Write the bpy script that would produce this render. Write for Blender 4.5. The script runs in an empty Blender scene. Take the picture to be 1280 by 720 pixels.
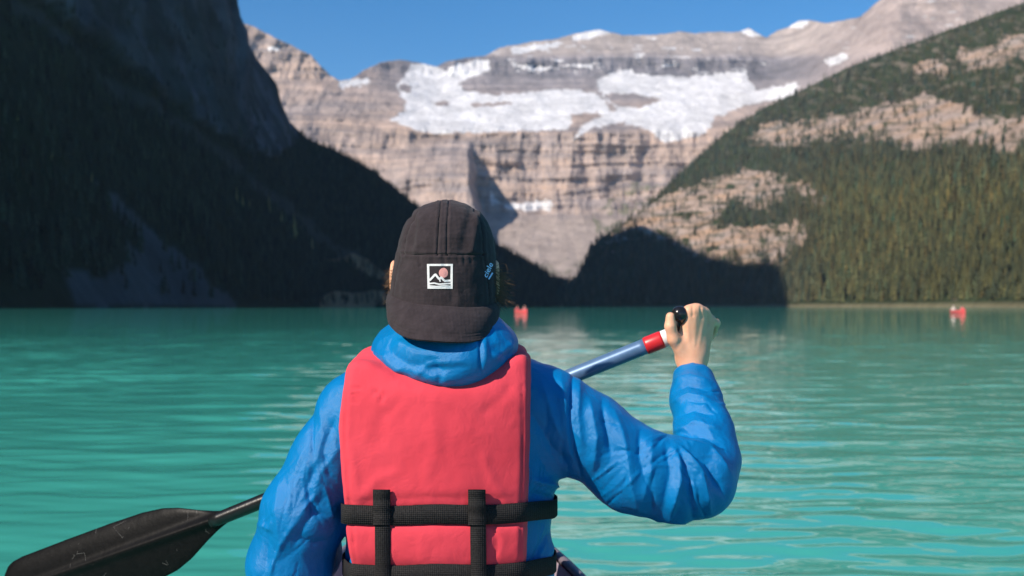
import bpy, bmesh, math, random
import numpy as np
from mathutils import Vector, Matrix
from mathutils.bvhtree import BVHTree

random.seed(7)
rng = np.random.default_rng(11)
scene = bpy.context.scene
COL = scene.collection

# ------------------------------------------------------------------ camera
F = 1280 * 35.0 / 36.0          # focal length in photograph pixels
CAM_H = 0.90                    # eye height above the lake
HZ = 383.0                      # row of the horizon
cam_d = bpy.data.cameras.new('camera')
cam_d.lens = 35.0
cam_d.sensor_width = 36.0
cam_d.shift_y = 23.0 / 1280.0
cam_d.clip_start = 0.05
cam_d.clip_end = 30000.0
cam_d.dof.use_dof = True
cam_d.dof.focus_distance = 1.62
cam_d.dof.aperture_fstop = 5.4
cam = bpy.data.objects.new('camera', cam_d)
cam.location = (0, 0, CAM_H)
cam.rotation_euler = (math.radians(90), 0, 0)
COL.objects.link(cam)
scene.camera = cam

# ------------------------------------------------------------------ light
SUN_EL = math.radians(36.0)
SUN_AZ = math.radians(53.0)     # left of straight-behind the camera
SUN = Vector((-math.sin(SUN_AZ) * math.cos(SUN_EL), -math.cos(SUN_AZ) * math.cos(SUN_EL), math.sin(SUN_EL)))
world = bpy.data.worlds.new('World')
scene.world = world
world.use_nodes = True
wn = world.node_tree.nodes
wl = world.node_tree.links
wn.clear()
w_out = wn.new('ShaderNodeOutputWorld')
w_bg = wn.new('ShaderNodeBackground')
w_sky = wn.new('ShaderNodeTexSky')
w_sky.sky_type = 'NISHITA'
w_sky.sun_disc = False
w_sky.sun_elevation = SUN_EL
w_sky.sun_rotation = math.atan2(SUN.x, SUN.y)
w_sky.altitude = 1700.0
w_sky.air_density = 1.0
w_sky.dust_density = 0.1
w_sky.ozone_density = 2.0
w_bg.inputs['Strength'].default_value = 0.095
w_hsv = wn.new('ShaderNodeHueSaturation')
w_hsv.inputs['Saturation'].default_value = 1.48
wl.new(w_sky.outputs[0], w_hsv.inputs['Color'])
wl.new(w_hsv.outputs[0], w_bg.inputs[0])
wl.new(w_bg.outputs[0], w_out.inputs[0])
sun_d = bpy.data.lights.new('sun', 'SUN')
sun_d.energy = 4.4
sun_d.angle = math.radians(0.53)
sun_d.color = (1.0, 0.90, 0.78)
sun = bpy.data.objects.new('sun', sun_d)
sun.rotation_euler = (-SUN).to_track_quat('-Z', 'Y').to_euler()
sun.location = SUN * 50
COL.objects.link(sun)

scene.view_settings.view_transform = 'Standard'
scene.view_settings.look = 'None'
scene.view_settings.gamma = 1.0
scene.view_settings.exposure = 0.7
scene.view_settings.use_curve_mapping = False
scene.render.engine = 'CYCLES'
scene.cycles.use_denoising = True
scene.cycles.max_bounces = 6
scene.cycles.volume_bounces = 0
scene.cycles.caustics_reflective = False
scene.cycles.caustics_refractive = False

# ------------------------------------------------------------------ helpers
def P(px, py, Y):
    """world point at depth Y in the direction of a photograph pixel"""
    return np.array([(px - 640.0) / F * Y, Y, CAM_H + (HZ - py) / F * Y])

def to_px(v):
    return 640.0 + v[..., 0] / v[..., 1] * F, HZ - (v[..., 2] - CAM_H) / v[..., 1] * F

def hash3(ix, iy, iz, seed):
    n = (ix.astype(np.int64) * 374761393 + iy.astype(np.int64) * 668265263 + iz.astype(np.int64) * 2147483647 // 7 + seed * 974711) & 0xffffffff
    n = ((n ^ (n >> 13)) * 1274126177) & 0xffffffff
    n = ((n ^ (n >> 16)) * 2246822519) & 0xffffffff
    return n ^ (n >> 15)

def noise3(x, y, z, seed=0):
    """gradient noise, about -1..1"""
    x, y, z = np.broadcast_arrays(np.asarray(x, float), np.asarray(y, float), np.asarray(z, float))
    fx, fy, fz = np.floor(x), np.floor(y), np.floor(z)
    ix, iy, iz = fx.astype(np.int64), fy.astype(np.int64), fz.astype(np.int64)
    dx, dy, dz = x - fx, y - fy, z - fz
    def fade(t): return t * t * t * (t * (t * 6 - 15) + 10)
    u, v, w = fade(dx), fade(dy), fade(dz)
    r = 0
    for a in (0, 1):
        for b in (0, 1):
            for c in (0, 1):
                h = hash3(ix + a, iy + b, iz + c, seed)
                gx = ((h & 1023) / 511.5 - 1); gy = (((h >> 10) & 1023) / 511.5 - 1); gz = (((h >> 20) & 1023) / 511.5 - 1)
                g = gx * (dx - a) + gy * (dy - b) + gz * (dz - c)
                r = r + g * (u if a else 1 - u) * (v if b else 1 - v) * (w if c else 1 - w)
    return r * 1.5

def fbm(x, y, z, octv=4, seed=0, gain=0.5, ridged=False):
    s = 0; a = 1.0; t = 0
    f = 1.0
    for o in range(octv):
        n = noise3(x * f, y * f, z * f, seed + o * 17)
        if ridged: n = 1 - 2 * np.abs(n)
        s = s + a * n; t += a; a *= gain; f *= 2.03
    return s / t

def smooth(e0, e1, x):
    t = np.clip((x - e0) / (e1 - e0), 0, 1)
    return t * t * (3 - 2 * t)

def in_poly(px, py, poly):
    r = np.zeros(px.shape, bool)
    n = len(poly)
    for i in range(n):
        x0, y0 = poly[i]; x1, y1 = poly[(i + 1) % n]
        if y0 == y1: continue
        c = ((y0 > py) != (y1 > py)) & (px < (x1 - x0) * (py - y0) / (y1 - y0) + x0)
        r ^= c
    return r

def mesh_np(name, verts, faces, smooth_=True, col=None):
    """faces: (n,3) or (n,4) integer array, or list of such arrays"""
    me = bpy.data.meshes.new(name)
    verts = np.asarray(verts, np.float32).reshape(-1, 3)
    fl = faces if isinstance(faces, list) else [faces]
    fl = [np.asarray(f, np.int32) for f in fl if len(f)]
    loops = np.concatenate([f.ravel() for f in fl])
    sizes = np.concatenate([np.full(len(f), f.shape[1], np.int32) for f in fl])
    me.vertices.add(len(verts)); me.vertices.foreach_set('co', verts.ravel())
    me.loops.add(len(loops)); me.loops.foreach_set('vertex_index', loops)
    me.polygons.add(len(sizes))
    st = np.concatenate([[0], np.cumsum(sizes)[:-1]]).astype(np.int32)
    me.polygons.foreach_set('loop_start', st)
    me.polygons.foreach_set('loop_total', sizes)
    me.polygons.foreach_set('use_smooth', np.full(len(sizes), bool(smooth_)))
    me.update(calc_edges=True)
    me.validate()
    if col is not None:
        c = np.ones((len(verts), 4), np.float32); c[:, :3] = np.asarray(col).reshape(-1, 3)
        at = me.color_attributes.new('Col', 'FLOAT_COLOR', 'POINT')
        at.data.foreach_set('color', c.ravel())
    return me

def grid_faces(n, m, wrap=False):
    i = np.arange(n - 1)[:, None]; j = np.arange(m if wrap else m - 1)[None, :]
    j2 = (j + 1) % m
    return np.stack([i * m + j, i * m + j2, (i + 1) * m + j2, (i + 1) * m + j], -1).reshape(-1, 4)

def obj(name, me, mat=None, parent=None, label=None, cat=None, group=None, kind=None):
    o = bpy.data.objects.new(name, me)
    COL.objects.link(o)
    if mat is not None and me is not None:
        me.materials.clear(); me.materials.append(mat)
    if parent is not None: o.parent = parent
    if label: o['label'] = label
    if cat: o['category'] = cat
    if group: o['group'] = group
    if kind: o['kind'] = kind
    return o

class NT:
    """tiny node-tree helper"""
    def __init__(s, name):
        s.mat = bpy.data.materials.new(name); s.mat.use_nodes = True
        s.t = s.mat.node_tree; s.n = s.t.nodes; s.l = s.t.links
        s.b = s.n['Principled BSDF']; s.out = s.n['Material Output']
    def new(s, kind, **kw):
        nd = s.n.new(kind)
        for k, v in kw.items(): setattr(nd, k, v)
        return nd
    def link(s, a, b): s.l.new(a, b)
    def setb(s, **kw):
        for k, v in kw.items():
            s.b.inputs[k.replace('_', ' ')].default_value = v
    def noise(s, scale, detail=4, rough=0.5, vec=None, dist=0.0):
        nd = s.new('ShaderNodeTexNoise'); nd.inputs['Scale'].default_value = scale
        nd.inputs['Detail'].default_value = detail; nd.inputs['Roughness'].default_value = rough
        nd.inputs['Distortion'].default_value = dist
        if vec is not None: s.link(vec, nd.inputs['Vector'])
        return nd.outputs['Fac']
    def ramp(s, fac, stops):
        nd = s.new('ShaderNodeValToRGB'); s.link(fac, nd.inputs['Fac'])
        e = nd.color_ramp.elements
        while len(e) < len(stops): e.new(0.5)
        for k, (p, c) in enumerate(stops):
            e[k].position = p; e[k].color = (c[0], c[1], c[2], 1) if hasattr(c, '__len__') else (c, c, c, 1)
        return nd.outputs['Color']
    def mix(s, fac, a, b, mode='MIX'):
        nd = s.new('ShaderNodeMix', data_type='RGBA', blend_type=mode)
        for k, v in ((0, fac), (6, a), (7, b)):
            if hasattr(v, 'links') or isinstance(v, bpy.types.NodeSocket): s.link(v, nd.inputs[k])
            elif k == 0: nd.inputs[0].default_value = v
            else: nd.inputs[k].default_value = (*v[:3], 1)
        return nd.outputs[2]
    def math(s, op, a, b=None):
        nd = s.new('ShaderNodeMath', operation=op)
        for k, v in ((0, a), (1, b)):
            if v is None: continue
            if isinstance(v, bpy.types.NodeSocket): s.link(v, nd.inputs[k])
            else: nd.inputs[k].default_value = v
        return nd.outputs[0]
    def coord(s, which='Object'):
        return s.new('ShaderNodeTexCoord').outputs[which]
    def mapping(s, vec, scale=(1, 1, 1), rot=(0, 0, 0)):
        nd = s.new('ShaderNodeMapping'); s.link(vec, nd.inputs['Vector'])
        nd.inputs['Scale'].default_value = scale; nd.inputs['Rotation'].default_value = rot
        return nd.outputs[0]
    def bump(s, h, strength=0.3, dist=0.01, normal=None):
        nd = s.new('ShaderNodeBump'); s.link(h, nd.inputs['Height'])
        nd.inputs['Strength'].default_value = strength; nd.inputs['Distance'].default_value = dist
        if normal is not None: s.link(normal, nd.inputs['Normal'])
        return nd.outputs[0]
    def base(s, c): s.link(c, s.b.inputs['Base Color'])
    def norm(s, c): s.link(c, s.b.inputs['Normal'])

def simple_mat(name, color, rough=0.6, spec=0.5, var=0.12, vscale=40.0, bump=0.0, bscale=200.0, metallic=0.0, bdist=0.002):
    m = NT(name)
    c = m.coord()
    n = m.noise(vscale, 4, 0.55, c)
    lo = [x * (1 - var) for x in color]; hi = [min(1, x * (1 + var)) for x in color]
    m.base(m.ramp(n, [(0.3, lo), (0.7, hi)]))
    m.setb(Roughness=rough, Specular_IOR_Level=spec, Metallic=metallic)
    if bump > 0:
        m.norm(m.bump(m.noise(bscale, 3, 0.6, c), bump, bdist))
    return m.mat
HAZE_DENSITY = 0.00003
# ================================================================== terrain
def terrain_mat(name, bump_scale, bump_dist, var_scale):
    m = NT(name)
    at = m.new('ShaderNodeAttribute', attribute_name='Col').outputs['Color']
    c = m.coord()
    n1 = m.noise(var_scale, 6, 0.62, c)
    n2 = m.noise(var_scale * 5, 4, 0.6, m.mapping(c, (1, 1, 0.35)))
    v = m.ramp(n1, [(0.25, 0.72), (0.75, 1.22)])
    v2 = m.ramp(n2, [(0.3, 0.82), (0.7, 1.14)])
    m.base(m.mix(1.0, m.mix(1.0, at, v, 'MULTIPLY'), v2, 'MULTIPLY'))
    m.setb(Roughness=0.95, Specular_IOR_Level=0.1)
    h = m.noise(bump_scale, 8, 0.68, m.mapping(c, (1, 1, 0.6)))
    m.norm(m.bump(h, 1.0, bump_dist))
    return m.mat

def catm(pts, n):
    """dense resample of a polyline (k columns) by arc length with light smoothing"""
    pts = np.asarray(pts, float)
    s = np.concatenate([[0], np.cumsum(np.linalg.norm(np.diff(pts[:, :2], axis=0), axis=1))])
    t = np.linspace(0, s[-1], n)
    return np.stack([np.interp(t, s, pts[:, k]) for k in range(pts.shape[1])], 1)

FOREST = np.array([0.030, 0.040, 0.018])
ROCK = np.array([0.325, 0.245, 0.20])
SCREE = np.array([0.26, 0.235, 0.21])

# ---------------------------------------------------------------- right mountain
crest_px = [(640, 384, 2260), (690, 368, 2260), (720, 345, 2330), (745, 303, 2430), (770, 284, 2500), (800, 264, 2550), (825, 242, 2600),
            (860, 207, 2650), (905, 167, 2650), (960, 132, 2560), (1000, 114, 2480), (1060, 84, 2330),
            (1150, 52, 2130), (1200, 32, 2020), (1280, 3, 1850), (1400, -40, 1620), (1600, -110, 1300), (2000, -190, 950), (2900, -300, 600)]
shore_px = [(640, 2150), (690, 2130), (720, 2100), (745, 2070), (770, 2040), (800, 2000), (825, 1970), (860, 1900), (905, 1820), (925, 1780), (1005, 1440),
            (1060, 1330), (1150, 1130), (1200, 1040), (1280, 905), (1400, 760), (1600, 600), (2000, 430), (2900, 260)]
NU, NV = 620, 230
cu = np.concatenate([np.linspace(640, 1330, 520), np.linspace(1332, 2900, 100)])
cp = np.array(crest_px, float); sp = np.array(shore_px, float)
c_py = np.interp(cu, cp[:, 0], cp[:, 1]); c_Y = np.interp(cu, cp[:, 0], cp[:, 2]); s_Y = np.interp(cu, sp[:, 0], sp[:, 1])
crest = np.stack([(cu - 640) / F * c_Y, c_Y, CAM_H + (HZ - c_py) / F * c_Y], 1)
shore = np.stack([(cu - 640) / F * s_Y, s_Y, np.full(NU, -1.0)], 1)
v = np.linspace(0, 1, 200)
prof_z = 0.86 * v + 0.14 * v * v
vv = np.concatenate([v, np.linspace(1.02, 1.6, 30)])
RM = np.zeros((NU, NV, 3))
for k, q in enumerate(vv):
    if q <= 1:
        RM[:, k, :2] = shore[:, :2] + (crest[:, :2] - shore[:, :2]) * q
        RM[:, k, 2] = -1 + (crest[:, 2] + 1) * prof_z[k]
    else:
        RM[:, k, :2] = crest[:, :2] + (crest[:, :2] - shore[:, :2]) * (q - 1)
        RM[:, k, 2] = np.maximum(-2, crest[:, 2] * (1 - 1.2 * (q - 1)))
ppx, ppy = to_px(RM)
vg = np.broadcast_to(vv[None, :], (NU, NV))
jx = ppx + 14 * fbm(ppx / 28, ppy / 28, 0.3, 5, 5, 0.65); jy = ppy + 13 * fbm(ppx / 28, ppy / 22, 4.3, 5, 6, 0.65)
rock_polys = [
    [(1192, 66), (1230, 58), (1290, 40), (1400, 0), (1400, 40), (1290, 70), (1240, 84), (1205, 88)],
    [(1136, 82), (1185, 74), (1188, 92), (1140, 98)],
    [(930, 172), (960, 160), (1020, 152), (1060, 145), (1103, 125), (1150, 118), (1198, 131), (1256, 150), (1330, 140), (1330, 178), (1245, 190), (1200, 186), (1140, 190), (1060, 169), (1000, 180), (938, 182)],
    [(745, 330), (760, 300), (790, 275), (819, 248), (850, 238), (892, 229), (929, 210), (960, 218), (993, 222), (1035, 240), (1040, 262), (1010, 258), (985, 245), (960, 262), (915, 258), (898, 270), (870, 280), (905, 283), (950, 284), (1000, 276), (1022, 285), (1012, 312), (985, 330), (950, 338), (900, 328), (860, 316), (830, 303), (800, 293), (775, 300), (758, 318)]]  # lower edge follows the cast shadow; dark forest colour below deepens that shade
rmask = np.zeros(ppx.shape); rsoft = np.zeros(ppx.shape)
for pl in rock_polys:
    acc_ = np.zeros(ppx.shape)
    for k in range(9):
        ox, oy = 9 * math.cos(k * 2.4) * (k / 8) ** 0.5, 8 * math.sin(k * 2.4) * (k / 8) ** 0.5
        acc_ += in_poly(jx + ox, jy + oy, pl)
    acc2 = np.zeros(ppx.shape)
    for k in range(9): acc2 += in_poly(jx + 18 * math.cos(k * 2.4) * (k / 8) ** 0.5, jy + 14 * math.sin(k * 2.4) * (k / 8) ** 0.5, pl)
    rsoft = np.maximum(rsoft, acc2 / 9)
    rmask = np.maximum(rmask, smooth(-0.12, 0.12, acc_ / 9 - 0.5 + 0.45 * fbm(ppx / 6, ppy / 5, 1.3, 3, 23) + 0.75 * fbm(ppx / 34, ppy / 7, 2.3, 3, 24)))
rmask[vg > 1.0] = 0
blot = fbm(ppx / 16, ppy / 12, 7.7, 5, 21, 0.62)
fleck = fbm(ppx / 5, ppy / 9, 3.7, 3, 22)
rmask_t = np.clip(rmask - smooth(0.08, 0.35, blot) * 0.9 * (ppy > 205) - smooth(0.2, 0.45, blot) - 0.7 * smooth(0.12, 0.4, fleck) - 0.65 * smooth(0.05, 0.35, fbm(ppx / 45, ppy / 4.5, 6.3, 3, 25)), 0, 1)
tone = fbm(RM[..., 0] / 60, RM[..., 1] / 60, RM[..., 2] / 22, 5, 31)
rcol = ROCK * (1 + 0.35 * tone[..., None]) * (1 + np.array([0.10, 0.0, -0.12]) * fbm(RM[..., 0] / 90, RM[..., 1] / 90, RM[..., 2] / 15, 3, 33)[..., None] * 2)
orange = (smooth(0.0, 0.5, fbm(RM[..., 0] / 120, RM[..., 1] / 120, RM[..., 2] / 14, 3, 37)) * (ppy > 278))[..., None]
rcol = rcol * (1 - orange * 0.5) + np.array([0.50, 0.29, 0.15]) * orange * 0.5
fcol = FOREST * (1 + 0.4 * fbm(ppx / 12, ppy / 12, 2.0, 3, 41))[..., None]
bare = (smooth(215, 120, ppy) * smooth(-0.1, 0.45, fbm(ppx / 16, ppy / 6, 5.0, 4, 43)) * 0.7)[..., None]
fcol = fcol * (1 - bare) + np.array([0.20, 0.16, 0.13]) * bare
col = fcol * (1 - rmask_t[..., None]) + np.clip(rcol, 0.03, 0.8) * rmask_t[..., None]
lip = smooth(0.014, 0.006, vg)[..., None]
col = col * (1 - lip) + np.array([0.15, 0.13, 0.08]) * lip
# relief: gullies and cliff steps
amp = np.clip(vg / 0.12, 0, 1) * np.where(vg > 0.93, np.clip((1.06 - vg) / 0.13, 0.15, 1), 1)
rel = 26 * fbm(RM[..., 0] / 190, RM[..., 1] / 190, RM[..., 2] / 260, 4, 3) + rmask * 9 * fbm(RM[..., 0] / 85, RM[..., 1] / 85, RM[..., 2] / 60, 4, 9, ridged=True)
strata = 13 * rmask * (np.abs(((RM[..., 2] + 12 * tone) / 38) % 1.0 - 0.5) * 2 - 0.5)
nrm = np.array([-0.62, -0.78, 0.0])
RM[..., :2] += (nrm[:2] * ((rel + strata) * amp)[..., None])
RM[..., 2] += 0.25 * rel * amp * np.clip(1.0 - vg, 0.0, 1)
mat_right = terrain_mat('right_mountain_rock', 0.05, 3.0, 0.02)
me_right = mesh_np('mountain_right', RM, grid_faces(NU, NV)[:, ::-1], True, col)
o_right = obj('mountain_right', me_right, mat_right, label='sunlit rocky mountainside with pale cliff bands right of the lake', kind='structure')
bvh_right = BVHTree.FromPolygons([tuple(p) for p in RM.reshape(-1, 3)], [tuple(int(i) for i in f) for f in grid_faces(NU, NV)[:, ::-1]])

# ---------------------------------------------------------------- left mountain
# its crest beyond the frame is what throws the shade over the foot of the right mountain
edge_px = [(640, 322), (690, 352), (722, 338), (745, 305), (770, 288), (800, 281), (830, 292), (860, 308), (890, 322), (920, 330), (945, 330), (965, 326)]
plan = np.array([(-547, 1900), (-600, 1760), (-650, 1640), (-700, 1500), (-760, 1250), (-812, 900), (-845, 500), (-860, 0), (-880, -600), (-900, -1600)], float)
sh = np.array([-SUN.x, -SUN.y]); hl = np.linalg.norm(sh); sh = sh / hl; tan_e = SUN.z / hl
arc = np.concatenate([[0], np.cumsum(np.linalg.norm(np.diff(plan, axis=0), axis=1))])
need = [(0.0, (HZ + 2) / F * 1900)]
for (ex, ey) in edge_px[1:]:
    d = Vector(P(ex, ey, 1.0)) - Vector((0, 0, CAM_H))
    hit = bvh_right.ray_cast(Vector((0, 0, CAM_H)), d.normalized(), 9000)[0]
    if hit is None: continue
    best = None
    for t in np.linspace(300, 2600, 2301):
        q = np.array([hit.x, hit.y]) - sh * t
        dd = np.linalg.norm(plan[None] - q, axis=1)
        # signed side of the crest line
        for i in range(len(plan) - 1):
            a, b = plan[i], plan[i + 1]
            ab = b - a; u_ = np.dot(q - a, ab) / np.dot(ab, ab)
            if 0 <= u_ <= 1:
                ds = np.linalg.norm(q - (a + ab * u_))
                if best is None or ds < best[0]:
                    best = (ds, arc[i] + u_ * np.linalg.norm(ab), hit.z + t * tan_e, (ex, ey), tuple(hit))
    if best and best[0] < 5: need.append((best[1], best[2]))
need.sort()
last_s, last_z = need[-1]
need += [(last_s + 90, last_z * 0.985), (last_s + 180, last_z * 0.95), (last_s + 260, last_z * 0.90), (last_s + 360, last_z * 0.74), (last_s + 500, last_z * 0.56), (last_s + 720, 600), (last_s + 1200, 560), (last_s + 4000, 500)]
need = np.array(need)
vis = [(282, -2, 1900), (292, 18, 1915), (302, 38, 1930), (320, 72, 1960), (345, 104, 2000), (352, 130, 2015), (362, 152, 2030), (385, 174, 2080), (420, 189, 2130),
       (445, 201, 2160), (470, 216, 2200), (500, 240, 2230), (530, 265, 2260), (600, 292, 2330), (632, 311, 2360), (660, 328, 2400), (690, 346, 2425), (715, 358, 2440), (770, 380, 2460)]
crest3 = []
for s_ in np.arange(3400, 0, -12.0):
    if s_ > arc[-1]: continue
    crest3.append((np.interp(s_, arc, plan[:, 0]), np.interp(s_, arc, plan[:, 1]), np.interp(s_, need[:, 0], need[:, 1])))
crest3 = np.array(crest3)
vis3 = np.array([P(*q) for q in vis])
crest3 = np.concatenate([crest3, catm(vis3, 330)])
NL = len(crest3)
# shore: x about -300 down the lake, then round its far end
sl_pts = np.array([(-290, -1600), (-290, 300), (-300, 640), (-305, 1000), (-330, 1500), (-335, 1800), (-300, 1960), (-200, 2050), (0, 2120), (250, 2160)], float)
# parameterise the shore so that each row climbs away from the water
t_par = np.linspace(0, 1, NL)
n_off = NL - 330
key_t = [0, (n_off - 1) / (NL - 1), (n_off + 110) / (NL - 1), 1]
sl_arc = np.concatenate([[0], np.cumsum(np.linalg.norm(np.diff(sl_pts, axis=0), axis=1))])
def shore_at_y(yv):
    return np.interp(yv, sl_pts[:, 1], sl_arc)
key_s = [0, shore_at_y(1420), shore_at_y(1900), sl_arc[-1]]
ss = np.interp(t_par, key_t, key_s)
shoreL = np.stack([np.interp(ss, sl_arc, sl_pts[:, 0]), np.interp(ss, sl_arc, sl_pts[:, 1]), np.full(NL, -1.0)], 1)
NVL = 190
vl = np.concatenate([np.linspace(0, 1, 165), np.linspace(1.03, 2.0, 25)])
LM = np.zeros((NL, NVL, 3))
for k, q in enumerate(vl):
    if q <= 1:
        LM[:, k, :2] = shoreL[:, :2] + (crest3[:, :2] - shoreL[:, :2]) * q
        LM[:, k, 2] = -1 + (crest3[:, 2] + 1) * (0.72 * q + 0.28 * q ** 2.2)
    else:
        LM[:, k, :2] = crest3[:, :2] + (crest3[:, :2] - shoreL[:, :2]) * (q - 1)
        LM[:, k, 2] = np.maximum(-3, crest3[:, 2] * (1 - 1.3 * (q - 1)))
vgl = np.broadcast_to(vl[None, :], (NL, NVL))
lpx, lpy = to_px(LM)
lpx = np.where(LM[..., 1] < 50, -9999, lpx)
amp = np.clip(vgl / 0.1, 0, 1) * np.clip((1.02 - vgl) / 0.5, 0.0, 1)
jx = lpx + 14 * fbm(lpx / 40, lpy / 40, 0.3, 3, 55); jy = lpy + 12 * fbm(lpx / 40, lpy / 40, 9.3, 3, 56)
upper = (in_poly(jx, jy, [(-60, -400), (300, -400), (300, 20), (350, 110), (372, 170), (340, 200), (290, 180), (240, 150), (170, 90), (110, 40), (60, 15), (-60, -40)])
         | ((lpx < -200) & (vgl > 0.5))).astype(float)
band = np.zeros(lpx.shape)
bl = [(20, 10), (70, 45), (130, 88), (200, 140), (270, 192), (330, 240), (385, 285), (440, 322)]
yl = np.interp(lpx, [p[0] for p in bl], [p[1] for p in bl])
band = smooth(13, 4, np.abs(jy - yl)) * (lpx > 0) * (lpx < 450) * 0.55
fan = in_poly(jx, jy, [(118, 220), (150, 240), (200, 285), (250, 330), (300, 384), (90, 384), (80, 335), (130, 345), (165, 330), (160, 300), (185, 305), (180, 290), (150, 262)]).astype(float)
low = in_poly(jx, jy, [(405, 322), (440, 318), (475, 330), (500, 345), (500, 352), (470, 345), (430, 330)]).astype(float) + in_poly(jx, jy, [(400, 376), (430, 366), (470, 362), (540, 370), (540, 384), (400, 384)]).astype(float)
tone = fbm(LM[..., 0] / 70, LM[..., 1] / 70, LM[..., 2] / 40, 5, 61)
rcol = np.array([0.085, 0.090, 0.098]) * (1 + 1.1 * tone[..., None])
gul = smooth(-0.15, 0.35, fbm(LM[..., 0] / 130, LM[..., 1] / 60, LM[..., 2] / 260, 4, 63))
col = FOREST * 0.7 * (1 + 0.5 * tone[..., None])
def over(col, m, c): return col * (1 - m[..., None]) + c * m[..., None]
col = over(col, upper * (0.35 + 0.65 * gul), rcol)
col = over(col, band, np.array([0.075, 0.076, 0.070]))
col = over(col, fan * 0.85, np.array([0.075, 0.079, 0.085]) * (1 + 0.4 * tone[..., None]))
col = over(col, np.clip(low, 0, 1), np.array([0.27, 0.185, 0.105]) * (1 + 0.9 * tone[..., None]))  # pale scree patches; their warm sunlit look is put into the colour
col = np.clip(col, 0.005, 0.9)
rel = 34 * fbm(LM[..., 0] / 230, LM[..., 1] / 230, LM[..., 2] / 200, 4, 65) + upper * 24 * fbm(LM[..., 0] / 60, LM[..., 1] / 60, LM[..., 2] / 150, 4, 66, ridged=True)
LM[..., 0] -= 0.0
LM[..., :2] += np.array([0.75, 0.1]) * (rel * amp)[..., None]
LM[..., 2] += 0.3 * rel * amp * np.clip(1 - vgl, 0, 1)
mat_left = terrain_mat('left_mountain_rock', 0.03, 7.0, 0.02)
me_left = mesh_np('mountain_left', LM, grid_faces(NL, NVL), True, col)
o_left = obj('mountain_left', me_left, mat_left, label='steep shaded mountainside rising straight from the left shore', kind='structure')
left_masks = (lpx, lpy, upper, band, fan, np.clip(low, 0, 1), vgl)

# ---------------------------------------------------------------- far mountain
sil = np.array([(150, -40), (240, -20), (285, 15), (300, 27), (318, 34), (340, 45), (356, 52), (375, 62), (388, 68), (400, 82), (412, 93), (425, 101), (438, 99), (455, 88), (475, 78), (500, 75),
                (522, 78), (545, 83), (560, 76), (580, 73), (605, 70), (625, 60), (650, 55), (690, 50), (715, 43), (735, 39), (750, 37), (765, 41), (780, 44), (830, 43), (850, 39),
                (870, 42), (900, 39), (925, 40), (936, 35), (948, 42), (958, 47), (972, 38), (985, 34), (1000, 26), (1012, 25), (1035, 29), (1060, 24), (1075, 21), (1085, 13), (1097, 2), (1110, -8),
                (1150, -22), (1200, -40), (1290, -70), (1400, -60), (1600, 0)], float)
NFX, NFY = 900, 330
fu = np.linspace(150, 1600, NFX) if False else np.concatenate([np.linspace(200, 1150, 800), np.linspace(1152, 1600, 100)])
f_sil = np.interp(fu, sil[:, 0], sil[:, 1]) + 2.2 * fbm(fu / 16, 0.5, 0.5, 4, 71)
tq = np.concatenate([np.linspace(0, 1, 310)])
PXg = np.broadcast_to(fu[:, None], (NFX, 310)).copy()
PYg = 384 + (f_sil[:, None] - 384) * tq[None, :]
dpy = np.array([-80, 0, 40, 60, 70, 88, 92, 100, 130, 158, 166, 200, 250, 268, 276, 300, 340, 384], float)
dD = np.array([7000, 6500, 6200, 5950, 5750, 5650, 5600, 5480, 5020, 4640, 4560, 4470, 4370, 4300, 4180, 3850, 3250, 2550], float)
wx = PXg + 12 * fbm(PXg / 70, PYg / 50, 1.1, 3, 73)
wy = PYg + 7 * fbm(PXg / 90, PYg / 40, 3.1, 4, 74)
D = np.interp(wy, dpy, dD)
# the near buttress on the left stands forward and has no glacier bench
dB = np.interp(wy, np.array([-20, 28, 60, 100, 160, 220, 290, 384.]), np.array([5500, 5400, 5250, 5080, 4520, 4180, 3650, 2500.]))
wB = smooth(560, 380, wx + 0.18 * (wy - 100))
D = D * (1 - wB) + dB * wB
# the peak on the right comes forward
dR = np.interp(wy, np.array([-80, 0, 60, 120, 200, 384.]), np.array([4700, 4400, 4150, 3950, 3600, 2600.]))
wR = smooth(960, 1120, wx + 0.25 * (wy - 60))
D = D * (1 - wR) + dR * wR
# hanging buttress that shades the gully in the middle
step = smooth(6, -6, wx - np.interp(wy, [150, 185, 215, 250, 290], [576, 585, 592, 596, 602])) * smooth(170, 225, wy) * smooth(320, 285, wy) * smooth(430, 560, wx)
D = D - 450 * step
X_ = (PXg - 640) / F * D; Z_ = CAM_H + (HZ - PYg) / F * D
cliff = smooth(285, 255, wy) * smooth(150, 168, wy) + smooth(98, 90, wy) * smooth(66, 74, wy) * 0.8
cliff = np.clip(np.maximum(cliff * (1 - wB), wB * smooth(300, 250, wy)), 0, 1)
bench = smooth(172, 158, wy) * smooth(90, 98, wy) * (1 - wB) * (1 - wR)
gully = fbm(X_ / 150, Z_ / 620, 0.7, 5, 75, ridged=True)
broad = fbm(X_ / 520, Z_ / 420, 2.7, 4, 76)
fine = fbm(X_ / 50, Z_ / 110, 5.7, 4, 77)
zz = Z_ + 40 * fbm(X_ / 700, Z_ / 300, 1.7, 3, 78)
strata = np.abs((zz / 74) % 1.0 - 0.5) * 2 + 0.6 * np.abs((zz / 31) % 1.0 - 0.5) * 2
D = D - (95 * broad * (1 - 0.7 * bench) + cliff * (48 * gully * (0.5 + smooth(-0.3, 0.4, broad)) + 24 * fine + 26 * fbm(X_ / 260, zz / 34, 4.2, 4, 84)) + (1 - bench) * (14 * (strata - 0.8) * (0.6 + 0.9 * fbm(X_ / 300, Z_ / 200, 6.1, 3, 80)) + 16 * fine) + bench * 34 * fbm(X_ / 130, Z_ / 50, 3.3, 4, 79))
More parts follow.
